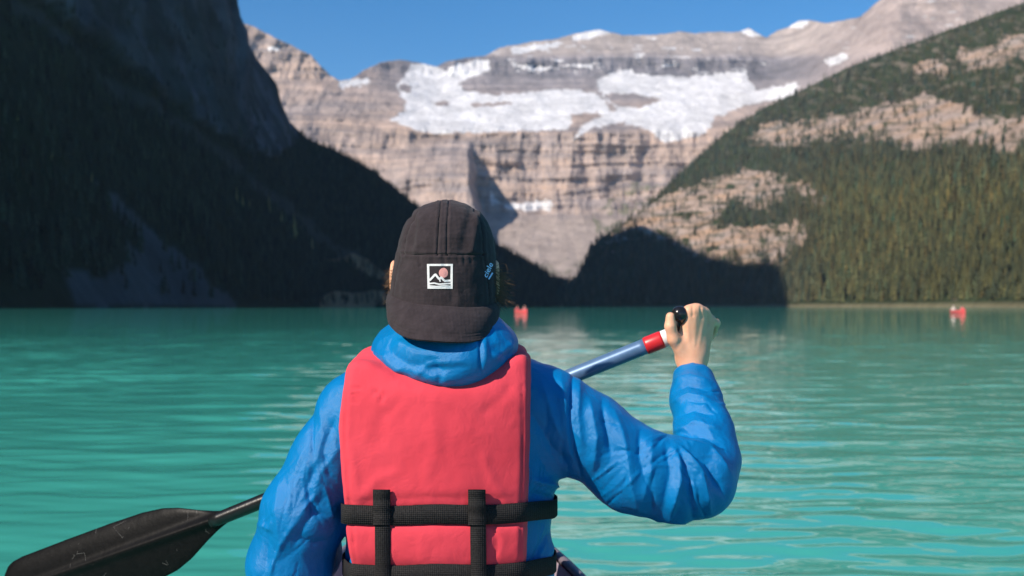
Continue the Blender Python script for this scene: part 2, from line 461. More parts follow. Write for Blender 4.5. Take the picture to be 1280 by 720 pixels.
# fade toward the silhouette so that the skyline keeps its line
edge = smooth(0.985, 1.0, tq)[None, :]
FX = (PXg - 640) / F * D; FZ = CAM_H + (HZ - PYg) / F * D
FM = np.stack([FX, D, FZ], -1)
back = np.zeros((NFX, 20, 3))
for k in range(20):
    q = (k + 1) / 20
    back[:, k] = FM[:, -1] * np.array([1, 1, 1]) + np.stack([np.zeros(NFX), np.full(NFX, 1500 * q), -FM[:, -1, 2] * q * 0.9], -1)
FM = np.concatenate([FM, back], 1)
jx = PXg + 9 * fbm(PXg / 9, PYg / 7, 0.9, 4, 81, 0.65) + 7 * fbm(PXg / 34, PYg / 26, 0.2, 2, 82)
jy = PYg + 7 * fbm(PXg / 12, PYg / 5, 6.9, 4, 83, 0.65)
snow_polys = [
    [(489, 151), (509, 137), (503, 123), (495, 107), (516, 80), (537, 80), (555, 89), (573, 78), (610, 74), (616, 88), (574, 101), (580, 114), (619, 119), (693, 112), (743, 117), (760, 131), (765, 141), (718, 148), (706, 162), (647, 164), (537, 167), (505, 158)],
    [(743, 100), (775, 88), (819, 94), (867, 96), (932, 88), (945, 113), (998, 103), (993, 119), (934, 131), (894, 146), (880, 168), (829, 180), (808, 162), (775, 152), (743, 160), (714, 175), (722, 160), (748, 147), (770, 137), (748, 116)],
    [(424, 101), (462, 97), (462, 104), (440, 109), (426, 110)], [(640, 60), (700, 52), (702, 58), (645, 68)], [(715, 45), (752, 36), (770, 41), (752, 44), (720, 52)],
    [(926, 40), (937, 34), (952, 45), (938, 46)], [(1032, 76), (1052, 66), (1058, 72), (1040, 84)], [(985, 30), (1010, 24), (1012, 31), (990, 36)], [(336, 57), (352, 60), (350, 64), (337, 62)],
    [(630, 256), (690, 250), (688, 262), (640, 264)], [(612, 236), (618, 248), (628, 256), (612, 254)], [(640, 84), (672, 82), (700, 86), (672, 89)], [(700, 82), (740, 80), (740, 85)]]
rock_in = [[(751, 117), (790, 117), (836, 125), (800, 134), (768, 133)], [(712, 143), (748, 140), (742, 150), (716, 150)], [(505, 102), (520, 108), (512, 116), (498, 112)], [(655, 96), (700, 94), (705, 104), (660, 106)],
           [(540, 128), (565, 126), (562, 131), (545, 132)], [(585, 130), (640, 127), (640, 131), (590, 134)]]
snow = np.zeros(PXg.shape)
for pl in snow_polys: snow = np.maximum(snow, in_poly(jx, jy, pl))
for pl in rock_in: snow = np.where(in_poly(jx, jy, pl), 0, snow)
spk = fbm(PXg / 22, PYg / 3.2, 4.4, 4, 85)
snow = np.maximum(snow, (spk > 0.34) * (PYg < 92) * (PYg > 42) * (PXg > 600) * (PXg < 960))
snow = np.maximum(snow, 0.75 * (spk > 0.42) * (PYg < 70) * (PXg > 960))
tone = fbm(X_ / 130, Z_ / 60, 8.8, 5, 86)
layer = fbm(X_ / 900, zz / 26, 1.8, 4, 87)
streak = fbm(X_ / 40, Z_ / 260, 2.8, 4, 88)
warm = np.clip(0.5 + 0.9 * fbm(X_ / 420, Z_ / 110, 5.5, 4, 89) + 0.25 * streak + 0.7 * layer, 0, 1)
low_rock = np.array([0.30, 0.255, 0.245]) * (1 - warm[..., None]) + np.array([0.46, 0.335, 0.265]) * warm[..., None]
hi_rock = np.array([0.285, 0.25, 0.25]) * (1 + 0.25 * layer[..., None])
tan_top = np.array([0.40, 0.33, 0.29])  # lighter tan rock of the band along the summit ridge
h1 = smooth(150, 100, wy)[..., None] * (1 - wB[..., None])
base = low_rock * (1 - h1) + hi_rock * h1
h2 = (smooth(74, 64, wy) * (1 - wB))[..., None]
base = base * (1 - h2) + tan_top * h2
h3 = (smooth(262, 282, wy) * (1 - wB))[..., None]
base = base * (1 - h3) + np.array([0.43, 0.345, 0.295]) * h3
h4 = wR[..., None]
base = base * (1 - h4) + np.array([0.40, 0.315, 0.28]) * h4
darkband = (smooth(100, 95, wy) * smooth(70, 75, wy) * (1 - wB) * (1 - wR))[..., None]
base = base * (1 - 0.30 * darkband * np.array([1.0, 0.93, 0.82]))
base = base * (1 + (0.30 * tone + 0.42 * layer + 0.16 * streak) * (1 - 0.6 * h3[..., 0]))[..., None]
green = in_poly(jx, jy, [(742, 268), (770, 240), (800, 226), (822, 232), (800, 262), (770, 280), (745, 300)]) * smooth(-0.2, 0.3, fbm(PXg / 12, PYg / 9, 3.3, 3, 90)) * 0.75
green = np.maximum(green, smooth(312, 345, wy) * smooth(-0.1, 0.3, fbm(PXg / 16, PYg / 7, 2.3, 3, 92)) * 0.6)
base = over(base, green, np.array([0.12, 0.13, 0.07]))
dirt = np.clip(0.5 + fbm(PXg / 30, PYg / 12, 5.5, 4, 91), 0, 1)
sc = np.array([0.80, 0.775, 0.77]) * (1 - 0.2 * dirt[..., None])
base = over(np.clip(base, 0.03, 0.9), snow, sc)
colF = np.concatenate([base, np.broadcast_to(base[:, -1:], (NFX, 20, 3))], 1)
mat_far = terrain_mat('far_mountain_rock', 0.012, 26.0, 0.008)
me_far = mesh_np('mountain_far', FM, grid_faces(NFX, 330)[:, ::-1], True, colF)
o_far = obj('mountain_far', me_far, mat_far, label='high banded rock face carrying white hanging glaciers beyond the lake', kind='structure')
# valley ground and lake bed under everything
gnd = mesh_np('terrain', np.array([(-12000, -6000, -4.0), (12000, -6000, -4.0), (12000, 14000, -4.0), (-12000, 14000, -4.0)]), np.array([[0, 1, 2, 3]]), False, np.tile(np.array([0.12, 0.12, 0.10]), (4, 1)))
obj('terrain', gnd, mat_left, label='valley ground under the lake and mountains', kind='structure')
# ================================================================== trees
def conifer(tiers, sides, seed, lean=0.0, wid=0.16):
    """unit-height spruce: a tapered trunk and ragged drooping tiers"""
    r = np.random.default_rng(seed)
    V = []; T = []
    def add(vs, fs):
        b = sum(len(q) for q in V); V.append(np.array(vs, float)); T.extend([(a + b, c + b, d + b) for a, c, d in fs])
    # trunk
    tr = [(0.017 * math.cos(k * 2.094), 0.017 * math.sin(k * 2.094), -0.02) for k in range(3)] + [(0, 0, 0.9)]
    add(tr, [(0, 1, 3), (1, 2, 3), (2, 0, 3)])
    for i in range(tiers):
        q = i / max(1, tiers - 1)
        z0 = 0.10 + 0.74 * q; hgt = (0.30 - 0.14 * q)
        rad = wid * (1.0 - 0.86 * q ** 0.9) * (0.85 + 0.3 * r.random())
        if i == 0: rad *= 0.8
        apex = (0.01 * r.normal(), 0.01 * r.normal(), min(1.0, z0 + hgt))
        ring = []
        ph = r.random() * 6.28
        for k in range(sides * 2):
            a = ph + k * math.pi / sides
            rr = rad * ((1.0 + 0.35 * r.normal() * 0.6) if k % 2 == 0 else (0.45 + 0.15 * r.random()))
            zz = z0 - (0.05 + 0.03 * r.random() if k % 2 == 0 else -0.02)
            ring.append((rr * math.cos(a), rr * math.sin(a), zz))
        n = len(ring)
        add([apex] + ring, [(0, 1 + k, 1 + (k + 1) % n) for k in range(n)])
    V = np.concatenate(V)
    V[:, 0] += lean * V[:, 2] ** 2
    return V, np.array(T)

def foliage_mat(name, c0, c1):
    m = NT(name)
    at = m.new('ShaderNodeAttribute', attribute_name='Col').outputs['Color']
    oi = m.new('ShaderNodeObjectInfo').outputs['Random']
    c = m.coord()
    n = m.noise(0.9, 4, 0.6, c)
    m.base(m.mix(1.0, m.mix(1.0, m.ramp(n, [(0.3, c0), (0.7, c1)]), m.ramp(oi, [(0, 0.75), (1, 1.25)]), 'MULTIPLY'), at, 'MULTIPLY'))
    m.setb(Roughness=0.85, Specular_IOR_Level=0.2)
    return m.mat
mat_spruce = foliage_mat('spruce_needles', (0.032, 0.037, 0.021), (0.086, 0.084, 0.044))

def bvh_of(V, faces):
    return BVHTree.FromPolygons([tuple(p) for p in V.reshape(-1, 3)], [tuple(int(i) for i in f) for f in faces])

def scatter(V, mask_density, n, seed):
    """n points on a grid surface, chance proportional to true area times the mask"""
    r = np.random.default_rng(seed)
    A = V[:-1, :-1]; B = V[1:, :-1]; C = V[:-1, 1:]; Dq = V[1:, 1:]
    ar = np.linalg.norm(np.cross(B - A, C - A), axis=-1)
    w = (ar * mask_density[:-1, :-1]).ravel(); w = w / w.sum()
    idx = r.choice(len(w), n, p=w)
    i, j = np.unravel_index(idx, ar.shape)
    a, b = r.random(n)[:, None], r.random(n)[:, None]
    return (A[i, j] * (1 - a) + B[i, j] * a) * (1 - b) + (C[i, j] * (1 - a) + Dq[i, j] * a) * b

def forest_mesh(name, pts, heights, protos, tint, seed):
    r = np.random.default_rng(seed)
    which = r.integers(0, len(protos), len(pts))
    Vs, Fs, Cs = [], [], []; off = 0
    for k, (pv, pf) in enumerate(protos):
        sel = np.where(which == k)[0]
        if not len(sel): continue
        ang = r.random(len(sel)) * 6.283; ca, sa = np.cos(ang), np.sin(ang)
        h = heights[sel]; w = h * (0.75 + 0.6 * r.random(len(sel)))
        x = pv[None, :, 0] * ca[:, None] - pv[None, :, 1] * sa[:, None]
        y = pv[None, :, 0] * sa[:, None] + pv[None, :, 1] * ca[:, None]
        vv_ = np.stack([pts[sel, 0][:, None] + x * w[:, None], pts[sel, 1][:, None] + y * w[:, None], pts[sel, 2][:, None] + pv[None, :, 2] * h[:, None]], -1)
        Vs.append(vv_.reshape(-1, 3))
        Fs.append((pf[None] + (np.arange(len(sel)) * len(pv))[:, None, None] + off).reshape(-1, 3))
        Cs.append(np.repeat(tint[sel], len(pv), axis=0)); off += len(sel) * len(pv)
    return mesh_np(name, np.concatenate(Vs), np.concatenate(Fs), False, np.concatenate(Cs))

far_protos = [conifer(4, 4, 100 + k) for k in range(5)]
near_protos = [conifer(9, 7, 200 + k, lean=0.02 * (k - 2), wid=0.15 + 0.015 * k) for k in range(5)]

# right slope
rpx, rpy = to_px(RM)
vis_r = (rpx > 700) & (rpx < 1330) & (rpy > -15) & (vg <= 1.0)
dens = np.where(vis_r, 1.0, 0.0) * (1 - 0.90 * smooth(0.25, 1.0, rsoft) * rmask)
thin = smooth(0.1, 0.5, fbm(rpx / 20, rpy / 14, 3.0, 3, 95))
dens *= (1 - 0.75 * thin * (rpy < 240)) * np.interp(rpy, [0, 170, 230], [0.42, 0.6, 1.0])
dens *= 0.35 + 1.0 * smooth(-0.35, 0.25, fbm(rpx / 9, rpy / 13, 8.0, 3, 98))
dens *= np.where((rpx > 985) & (rpy > 190), 1.7, 1.0)
dens[(rpx < 985) & (rpy > 200)] *= 0.55
dens[vg < 0.012] = 0
RP = scatter(RM, dens, 13500, 5)
dist = RP[:, 1]
tpx, tpy = to_px(RP)
hts = 23 * (0.5 + 0.75 * rng.random(len(RP))) * np.interp(tpy, [40, 130, 260, 383], [0.55, 0.75, 0.95, 1.05])
RP[:, 2] -= 0.6
lush = np.clip(smooth(960, 1060, tpx) * smooth(170, 260, tpy), 0, 1)
tint = np.array([0.75, 0.80, 0.95])[None] * (1 - lush[:, None]) + np.array([1.15, 1.10, 0.85])[None] * lush[:, None]
clump = fbm(tpx / 14, tpy / 20, 1.0, 3, 97)
tint = tint * (1 + 0.6 * clump + 0.32 * rng.normal(size=len(RP)))[:, None]
tint *= 1 + np.array([0.24, 0.04, -0.1])[None] * rng.normal(size=(len(RP), 1))
tint = np.clip(tint, 0.25, 2.2)
# the 300 that show largest are trees of their own
big = hts / dist * ((tpx < 1285) & (tpx > 960) & (tpy > 250))
order = np.argsort(-big)
near_i, rest_i = order[:300], order[300:]
near_me = []
for k, (pv, pf) in enumerate(near_protos):
    for tcol in ((1.0, 1.0, 0.85), (1.35, 1.2, 0.8), (0.75, 0.85, 0.8)):
        me = mesh_np('spruce_tree', pv, pf, False, np.tile(np.array(tcol), (len(pv), 1)))
        me.materials.append(mat_spruce); near_me.append(me)
for i in near_i:
    o = obj('spruce_tree', near_me[int(rng.integers(len(near_me)))], None, label='tall dark green spruce in the sunlit forest along the right shore', cat='tree', group='spruces along the sunlit right shore')
    o.location = RP[i]; h = float(hts[i]); w = h * float(0.8 + 0.5 * rng.random())
    o.scale = (w, w, h); o.rotation_euler = (0, 0, float(rng.random() * 6.28))
me = forest_mesh('forest', RP[rest_i], hts[rest_i], far_protos, tint[rest_i], 8)
obj('forest', me, mat_spruce, label='dense spruce forest climbing the sunlit slope on the right', cat='forest', kind='stuff')

# left slope, in shade
lpx, lpy, upper, band, fan, low, vgl = left_masks
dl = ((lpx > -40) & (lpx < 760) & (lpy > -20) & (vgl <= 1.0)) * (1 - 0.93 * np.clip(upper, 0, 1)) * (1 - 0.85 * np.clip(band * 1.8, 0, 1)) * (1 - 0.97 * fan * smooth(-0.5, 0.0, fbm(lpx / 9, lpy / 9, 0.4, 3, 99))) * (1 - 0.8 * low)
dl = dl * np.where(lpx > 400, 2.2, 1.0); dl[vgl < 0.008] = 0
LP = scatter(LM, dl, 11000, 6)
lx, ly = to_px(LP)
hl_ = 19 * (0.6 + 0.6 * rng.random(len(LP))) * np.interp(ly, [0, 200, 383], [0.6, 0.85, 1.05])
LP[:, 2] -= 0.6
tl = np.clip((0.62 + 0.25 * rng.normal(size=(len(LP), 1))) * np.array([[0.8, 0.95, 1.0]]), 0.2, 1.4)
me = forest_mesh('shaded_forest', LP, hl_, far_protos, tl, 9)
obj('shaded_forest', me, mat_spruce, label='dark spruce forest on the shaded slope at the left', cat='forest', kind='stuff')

# a handful of pale larches stand out of the shade
mat_larch = foliage_mat('larch_needles', (0.20, 0.19, 0.07), (0.36, 0.31, 0.13))
bvh_left = bvh_of(LM, grid_faces(NL, NVL))
larch_me = []
for k in range(3):
    pv, pf = conifer(9, 6, 300 + k, wid=0.15)
    me = mesh_np('larch_tree', pv, pf, False, np.ones((len(pv), 3))); me.materials.append(mat_larch); larch_me.append(me)
for k, (qx, qy, hp) in enumerate([(296, 254, 20), (303, 258, 14), (336, 266, 22), (352, 278, 14), (368, 298, 30), (115, 228, 14), (65, 202, 13), (390, 312, 15), (22, 150, 9), (312, 262, 12)]):
    d = (Vector(P(qx, qy, 1.0)) - Vector((0, 0, CAM_H))).normalized()
    hit = bvh_left.ray_cast(Vector((0, 0, CAM_H)), d, 9000)[0]
    if hit is None: continue
    o = obj('larch_tree', larch_me[k % 3], None, label='pale yellow-green larch standing out from the dark shaded forest', cat='tree', group='pale larches on the shaded slope')
    h = hp / F * hit.y * 1.1
    o.location = (hit.x, hit.y, hit.z - 0.5); o.scale = (h, h, h)
# ================================================================== the lake
def canoe_half_beam(t):
    """half beam of the near canoe along its length, t in 0..1 from stern to bow"""
    return 0.345 * np.clip(1 - np.abs(2 * t - 1) ** 4.0, 0, 1) ** 0.8
CANOE_YAW = 0.065          # bow swings a little to the left
CANOE_STERN, CANOE_BOW = -1.60, 2.95
def canoe_local(x, y):
    c, s = math.cos(CANOE_YAW), math.sin(CANOE_YAW)
    return x * c + y * s, -x * s + y * c
WR = np.random.default_rng(4)
waves = []
for k in range(64):
    lam = 0.10 * (1.05 / 0.10) ** WR.random()
    th = math.radians(90 + 17 * WR.normal() + 3)
    kk = 2 * math.pi / lam
    a = 0.00072 * (lam / 0.35) ** 0.8
    waves.append((kk * math.cos(th), kk * math.sin(th), WR.random() * 6.283, a))
def wave_h(x, y):
    wxx = x + 0.10 * noise3(x * 1.3, y * 1.3, 0.5, 7); wyy = y + 0.10 * noise3(x * 1.3, y * 1.3, 9.5, 8)
    h = 0
    for kx, ky, ph, a in waves:
        h = h + a * np.sin(kx * wxx + ky * wyy + ph)
    patch = 0.55 + 0.75 * smooth(-0.35, 0.45, fbm(x / 2.6, y / 3.6, 0.2, 3, 12))
    return h * patch
a_fine = np.linspace(-0.60, 0.60, 430)
a_cols = np.concatenate([[-12, -6, -3, -1.6, -1.0, -0.75], a_fine, [0.75, 1.0, 1.6, 3, 6, 12]])
rows = np.concatenate([[-3000, -600, -120, -30, -8, -3, 0, 1.2, 1.8], np.geomspace(2.1, 90, 620), np.geomspace(93, 2600, 60)])
sc_ = np.where(rows > 0, np.maximum(rows, 1.2), np.maximum(1.2, -rows))
gx = np.clip(a_cols[None, :] * sc_[:, None], -11500 + 10 * np.arange(len(a_cols))[None, :], 11500 - 10 * np.arange(len(a_cols))[::-1][None, :]); gy = np.broadcast_to(rows[:, None], gx.shape)
fadew = smooth(60, 14, gy) * (gy > 1.0)
gz = wave_h(gx, gy) * fadew
fc = grid_faces(len(rows), len(a_cols))
cen = np.stack([gx.ravel()[fc].mean(1), gy.ravel()[fc].mean(1)], 1)
clx, cly = canoe_local(cen[:, 0], cen[:, 1])
tt = (cly - CANOE_STERN) / (CANOE_BOW - CANOE_STERN)
inside = (tt > 0) & (tt < 1) & (np.abs(clx) < canoe_half_beam(np.clip(tt, 0, 1)) * 0.9 - 0.02)
me = mesh_np('lake', np.stack([gx, gy, gz], -1), fc[~inside], True)
m = NT('glacial_lake_water')
geo = m.new('ShaderNodeNewGeometry').outputs['Position']
m.setb(Roughness=0.03, IOR=1.333, Specular_IOR_Level=0.5)
tn = m.noise(0.05, 3, 0.5, geo)
m.base(m.ramp(tn, [(0.3, (0.048, 0.350, 0.275)), (0.7, (0.066, 0.420, 0.335))]))
w1 = m.noise(2.6, 3, 0.55, m.mapping(geo, (0.32, 1.0, 1.0)), 0.3)
w2 = m.noise(11.0, 2, 0.5, m.mapping(geo, (0.4, 1.0, 1.0)), 0.3)
w0 = m.noise(0.35, 2, 0.5, m.mapping(geo, (0.5, 1.0, 1.0)))
amp_n = m.ramp(m.noise(0.11, 3, 0.5, m.mapping(geo, (0.5, 1, 1))), [(0.35, 0.45), (0.65, 1.0)])
b1 = m.bump(m.math('MULTIPLY', w1, amp_n), 0.5, 0.013)
b2 = m.bump(w2, 0.35, 0.004, b1)
m.norm(b2)
obj('lake', me, m.mat, label='turquoise glacial lake with soft ripples', kind='structure')

# air: a thin even haze round the whole scene
hx0, hx1, hy0, hy1, hz0, hz1 = -13000, 13000, -7000, 15000, -6.0, 3200.0
hv = np.array([(x, y, z) for x in (hx0, hx1) for y in (hy0, hy1) for z in (hz0, hz1)])
hf = np.array([(0, 1, 3, 2), (4, 6, 7, 5), (0, 4, 5, 1), (2, 3, 7, 6), (0, 2, 6, 4), (1, 5, 7, 3)])
hm = bpy.data.materials.new('thin_haze'); hm.use_nodes = True
hn = hm.node_tree.nodes; hn.clear()
ho = hn.new('ShaderNodeOutputMaterial'); hp_ = hn.new('ShaderNodeVolumePrincipled')
hp_.inputs['Color'].default_value = (0.52, 0.75, 1.0, 1)
hp_.inputs['Density'].default_value = HAZE_DENSITY
hp_.inputs['Anisotropy'].default_value = 0.0
hm.node_tree.links.new(hp_.outputs[0], ho.inputs['Volume'])
if HAZE_DENSITY > 0:
    obj('haze', mesh_np('haze', hv, hf, False), hm, label='thin pale blue haze filling the valley', kind='stuff')
# ================================================================== surfaces from distance fields
def surface_nets(f, org, h):
    nx, ny, nz = f.shape
    ins = f < 0
    cs = (nx - 1, ny - 1, nz - 1)
    acc = np.zeros(cs + (3,), np.float32); cnt = np.zeros(cs, np.float32)
    def sl(a, b, c): return (slice(a, a + cs[0]), slice(b, b + cs[1]), slice(c, c + cs[2]))
    for ax in range(3):
        o1, o2 = [k for k in range(3) if k != ax]
        for u in (0, 1):
            for w in (0, 1):
                c0 = [0, 0, 0]; c0[o1] = u; c0[o2] = w
                c1 = list(c0); c1[ax] = 1
                A = f[sl(*c0)]; B = f[sl(*c1)]
                cr = (A < 0) != (B < 0)
                if not cr.any(): continue
                t = np.where(cr, A / np.where(cr, A - B, 1), 0)
                pt = np.zeros(cs + (3,), np.float32)
                pt[..., o1] = u; pt[..., o2] = w; pt[..., ax] = t
                acc += pt * cr[..., None]; cnt += cr
    act = cnt > 0
    idx = -np.ones(cs, np.int64); idx[act] = np.arange(act.sum())
    ii = np.argwhere(act)
    V = (ii + acc[act] / cnt[act][:, None]) * h + np.asarray(org)
    Q = []
    for ax in range(3):
        o1, o2 = (ax + 1) % 3, (ax + 2) % 3
        s0 = [slice(None)] * 3; s1 = [slice(None)] * 3
        s0[ax] = slice(0, -1); s1[ax] = slice(1, None)
        A = ins[tuple(s0)]; B = ins[tuple(s1)]
        e = np.argwhere(A != B)
        if not len(e): continue
        ok = (e[:, o1] > 0) & (e[:, o2] > 0) & (e[:, o1] < f.shape[o1] - 1) & (e[:, o2] < f.shape[o2] - 1)
        e = e[ok]
        def cell(d1, d2):
            c = e.copy(); c[:, o1] -= d1; c[:, o2] -= d2
            return idx[c[:, 0], c[:, 1], c[:, 2]]
        q = np.stack([cell(1, 1), cell(0, 1), cell(0, 0), cell(1, 0)], 1)
        fl = ~A[e[:, 0], e[:, 1], e[:, 2]]
        q[fl] = q[fl][:, ::-1]
        Q.append(q)
    return V, np.concatenate(Q)

def sdf_mesh(lo, hi, h, fn):
    lo = np.asarray(lo, float); hi = np.asarray(hi, float)
    n = np.ceil((hi - lo) / h).astype(int) + 1
    ax = [lo[k] + np.arange(n[k]) * h for k in range(3)]
    X, Y, Z = np.meshgrid(*ax, indexing='ij', sparse=False)
    f = fn(X.astype(np.float32), Y.astype(np.float32), Z.astype(np.float32))
    return surface_nets(f, lo, h)

def cap_(X, Y, Z, a, b, ra, rb):
    a = np.asarray(a, np.float32); b = np.asarray(b, np.float32); ab = b - a
    px, py, pz = X - a[0], Y - a[1], Z - a[2]
    t = np.clip((px * ab[0] + py * ab[1] + pz * ab[2]) / float(ab @ ab), 0, 1)
    return np.sqrt((px - ab[0] * t) ** 2 + (py - ab[1] * t) ** 2 + (pz - ab[2] * t) ** 2) - (ra + (rb - ra) * t)

def ell_(X, Y, Z, c, r):
    k = np.sqrt(((X - c[0]) / r[0]) ** 2 + ((Y - c[1]) / r[1]) ** 2 + ((Z - c[2]) / r[2]) ** 2)
    return (k - 1) * min(r)

def smin(a, b, k):
    h = np.clip(0.5 + 0.5 * (b - a) / k, 0, 1)
    return b * (1 - h) + a * h - k * h * (1 - h)

def smax(a, b, k): return -smin(-a, -b, k)

def chain(X, Y, Z, pts, rad, k=0.01):
    d = None
    for i in range(len(pts) - 1):
        c = cap_(X, Y, Z, pts[i], pts[i + 1], rad[i], rad[i + 1])
        d = c if d is None else smin(d, c, k)
    return d

def vnormals(V, Q):
    n = np.zeros_like(V)
    A, B, C, D = (V[Q[:, k]] for k in range(4))
    fn = np.cross(C - A, D - B)
    for k in range(4): np.add.at(n, Q[:, k], fn)
    return n / np.maximum(np.linalg.norm(n, axis=1, keepdims=True), 1e-12)

def relax(V, Q, it=2, lam=0.5):
    E = np.concatenate([Q[:, [0, 1]], Q[:, [1, 2]], Q[:, [2, 3]], Q[:, [3, 0]]])
    for _ in range(it):
        s = np.zeros_like(V); c = np.zeros(len(V))
        for k in range(3):
            s[:, k] = np.bincount(E[:, 0], V[E[:, 1], k], len(V)) + np.bincount(E[:, 1], V[E[:, 0], k], len(V))
        c = np.bincount(E[:, 0], minlength=len(V)) + np.bincount(E[:, 1], minlength=len(V))
        V = V + lam * (s / np.maximum(c, 1)[:, None] - V)
    return V

def tube(pts, rad, n=10, cap=True):
    """swept round tube along points; returns verts and quad/tri faces"""
    pts = np.asarray(pts, float); m = len(pts)
    rad = np.broadcast_to(np.asarray(rad, float), (m,))
    tan = np.gradient(pts, axis=0); tan /= np.linalg.norm(tan, axis=1, keepdims=True)
    up = np.array([0, 0, 1.0]) if abs(tan[0, 2]) < 0.9 else np.array([1.0, 0, 0])
    V = []
    for i in range(m):
        a = np.cross(tan[i], up); a /= np.linalg.norm(a); b = np.cross(a, tan[i])
        th = np.arange(n) * 2 * math.pi / n
        V.append(pts[i] + rad[i] * (np.cos(th)[:, None] * a + np.sin(th)[:, None] * b))
    V = np.concatenate(V)
    Fq = grid_faces(m, n, wrap=True)
    fl = [Fq]
    if cap:
        V = np.concatenate([V, pts[:1], pts[-1:]])
        k = np.arange(n)
        fl.append(np.stack([np.full(n, m * n), (k + 1) % n, k], 1))
        fl.append(np.stack([np.full(n, m * n + 1), (m - 1) * n + k, (m - 1) * n + (k + 1) % n], 1))
    return V, fl

def join(parts):
    V = []; F4 = []; F3 = []; off = 0
    for v_, f_ in parts:
        for f in (f_ if isinstance(f_, list) else [f_]):
            f = np.asarray(f)
            if len(f): (F4 if f.shape[1] == 4 else F3).append(f + off)
        V.append(v_); off += len(v_)
    out = []
    if F4: out.append(np.concatenate(F4))
    if F3: out.append(np.concatenate(F3))
    return np.concatenate(V), out

def box(lo, hi, bev=0.0):
    bm = bmesh.new(); bmesh.ops.create_cube(bm, size=1.0)
    lo = np.asarray(lo, float); hi = np.asarray(hi, float)
    for v_ in bm.verts: v_.co = Vector((lo + hi) / 2) + Vector(np.array(v_.co) * (hi - lo))
    if bev: bmesh.ops.bevel(bm, geom=bm.edges[:], offset=bev, segments=2, affect='EDGES')
    me = bpy.data.meshes.new('box'); bm.to_mesh(me); bm.free()
    return me

def empty(name, loc, label, cat, group=None):
    o = bpy.data.objects.new(name, None); COL.objects.link(o); o.location = loc
    o.empty_display_size = 0.1
    o['label'] = label; o['category'] = cat
    if group: o['group'] = group
    return o

# ================================================================== canoes
def half_beam(t, B): return B * np.clip(1 - np.abs(2 * t - 1) ** (4.0 if B < 0.4 else 2.0), 0.0, 1) ** 0.8
def hull_sheet(L0, L1, B, keel, mid, end, nst, ncs, inset):
    """canoe skin: stations along y, a rounded section from gunwale to gunwale"""
    t = np.linspace(0.0, 1.0, nst)
    t = 0.5 - 0.5 * np.cos(math.pi * t)
    hb = np.maximum(half_beam(t, B) - inset, 0.004)
    sheer = mid + (end - mid) * np.abs(2 * t - 1) ** 3
    kl = keel + inset + (0.10) * np.abs(2 * t - 1) ** 8
    s = np.linspace(-1, 1, ncs)
    ang = s * math.pi / 2
    V = np.zeros((nst, ncs, 3))
    V[..., 0] = hb[:, None] * np.sign(ang) * np.abs(np.sin(ang)) ** 0.75
    V[..., 1] = (L0 + (L1 - L0) * t)[:, None]
    V[..., 2] = kl[:, None] + (sheer - kl)[:, None] * (1 - np.abs(np.cos(ang)) ** 0.8)[None, :]
    return V, t, hb, sheer

def build_canoe(loc, yaw, L0, L1, B, label, mats, group=None, seats=(), detail=True, mid=0.30, end=0.52):
    root = empty('canoe', loc, label, 'canoe', group)
    root.rotation_euler = (0, 0, yaw)
    Vo, t, hb, sheer = hull_sheet(L0, L1, B, -0.11, mid, end, 60, 31, 0.0)
    obj('hull', mesh_np('hull', Vo, grid_faces(60, 31)), mats['out'], root)
    Vi, t, hb, sheer = hull_sheet(L0 + 0.02, L1 - 0.02, B, -0.11, mid, end, 60, 31, 0.012)
    obj('inner_lining', mesh_np('inner_lining', Vi, grid_faces(60, 31)[:, ::-1]), mats['in'], root)
    for sgn in (0, -1):
        v_, f_ = tube(Vo[:, sgn] + np.array([0, 0, 0.004]), 0.011, 8)
        obj('gunwale', mesh_np('gunwale', v_, f_), mats['rail'], root)
    for y in seats:
        tq_ = (y - L0) / (L1 - L0); w = float(half_beam(np.array([tq_]), B)[0]) * 0.93
        obj('seat', box((-w, y - 0.12, 0.190), (w, y + 0.12, 0.215), 0.006), mats['wood'], root)
    if detail:
        for y in ((L0 + L1) / 2,):
            w = float(half_beam(np.array([(y - L0) / (L1 - L0)]), B)[0]) - 0.012
            obj('thwart', box((-w, y - 0.03, mid - 0.03), (w, y + 0.03, mid - 0.005), 0.005), mats['wood'], root)
    for end_i in (0, 1):
        k = slice(0, 9) if end_i == 0 else slice(-9, None)
        st = Vo[k][:, [0, -1]]
        dk = np.stack([st[:, 0], (st[:, 0] + st[:, 1]) / 2 + np.array([0, 0, 0.012]), st[:, 1]], 1) + np.array([0, 0, 0.006])
        obj('deck_plate', mesh_np('deck_plate', dk, grid_faces(9, 3)), mats['rail'], root)
    return root

m_red = simple_mat('red_fibreglass', (0.62, 0.035, 0.045), 0.3, 0.5, 0.06, 6)
m_in = simple_mat('grey_mauve_lining', (0.36, 0.29, 0.34), 0.6, 0.4, 0.15, 14, 0.2, 90)
m_rail = simple_mat('dark_gunwale', (0.17, 0.14, 0.165), 0.5, 0.5, 0.15, 20)
m_wood = simple_mat('ash_wood_seat', (0.42, 0.27, 0.14), 0.5, 0.4, 0.2, 30)
CM = dict(out=m_red, rail=m_rail, wood=m_wood); CM['in'] = m_in
build_canoe((0, 0, 0), CANOE_YAW, CANOE_STERN, CANOE_BOW, 0.345, 'near canoe carrying the paddler in blue, its grey-mauve inside showing at the hips', CM, seats=(1.86, -0.6), mid=0.29, end=0.33)

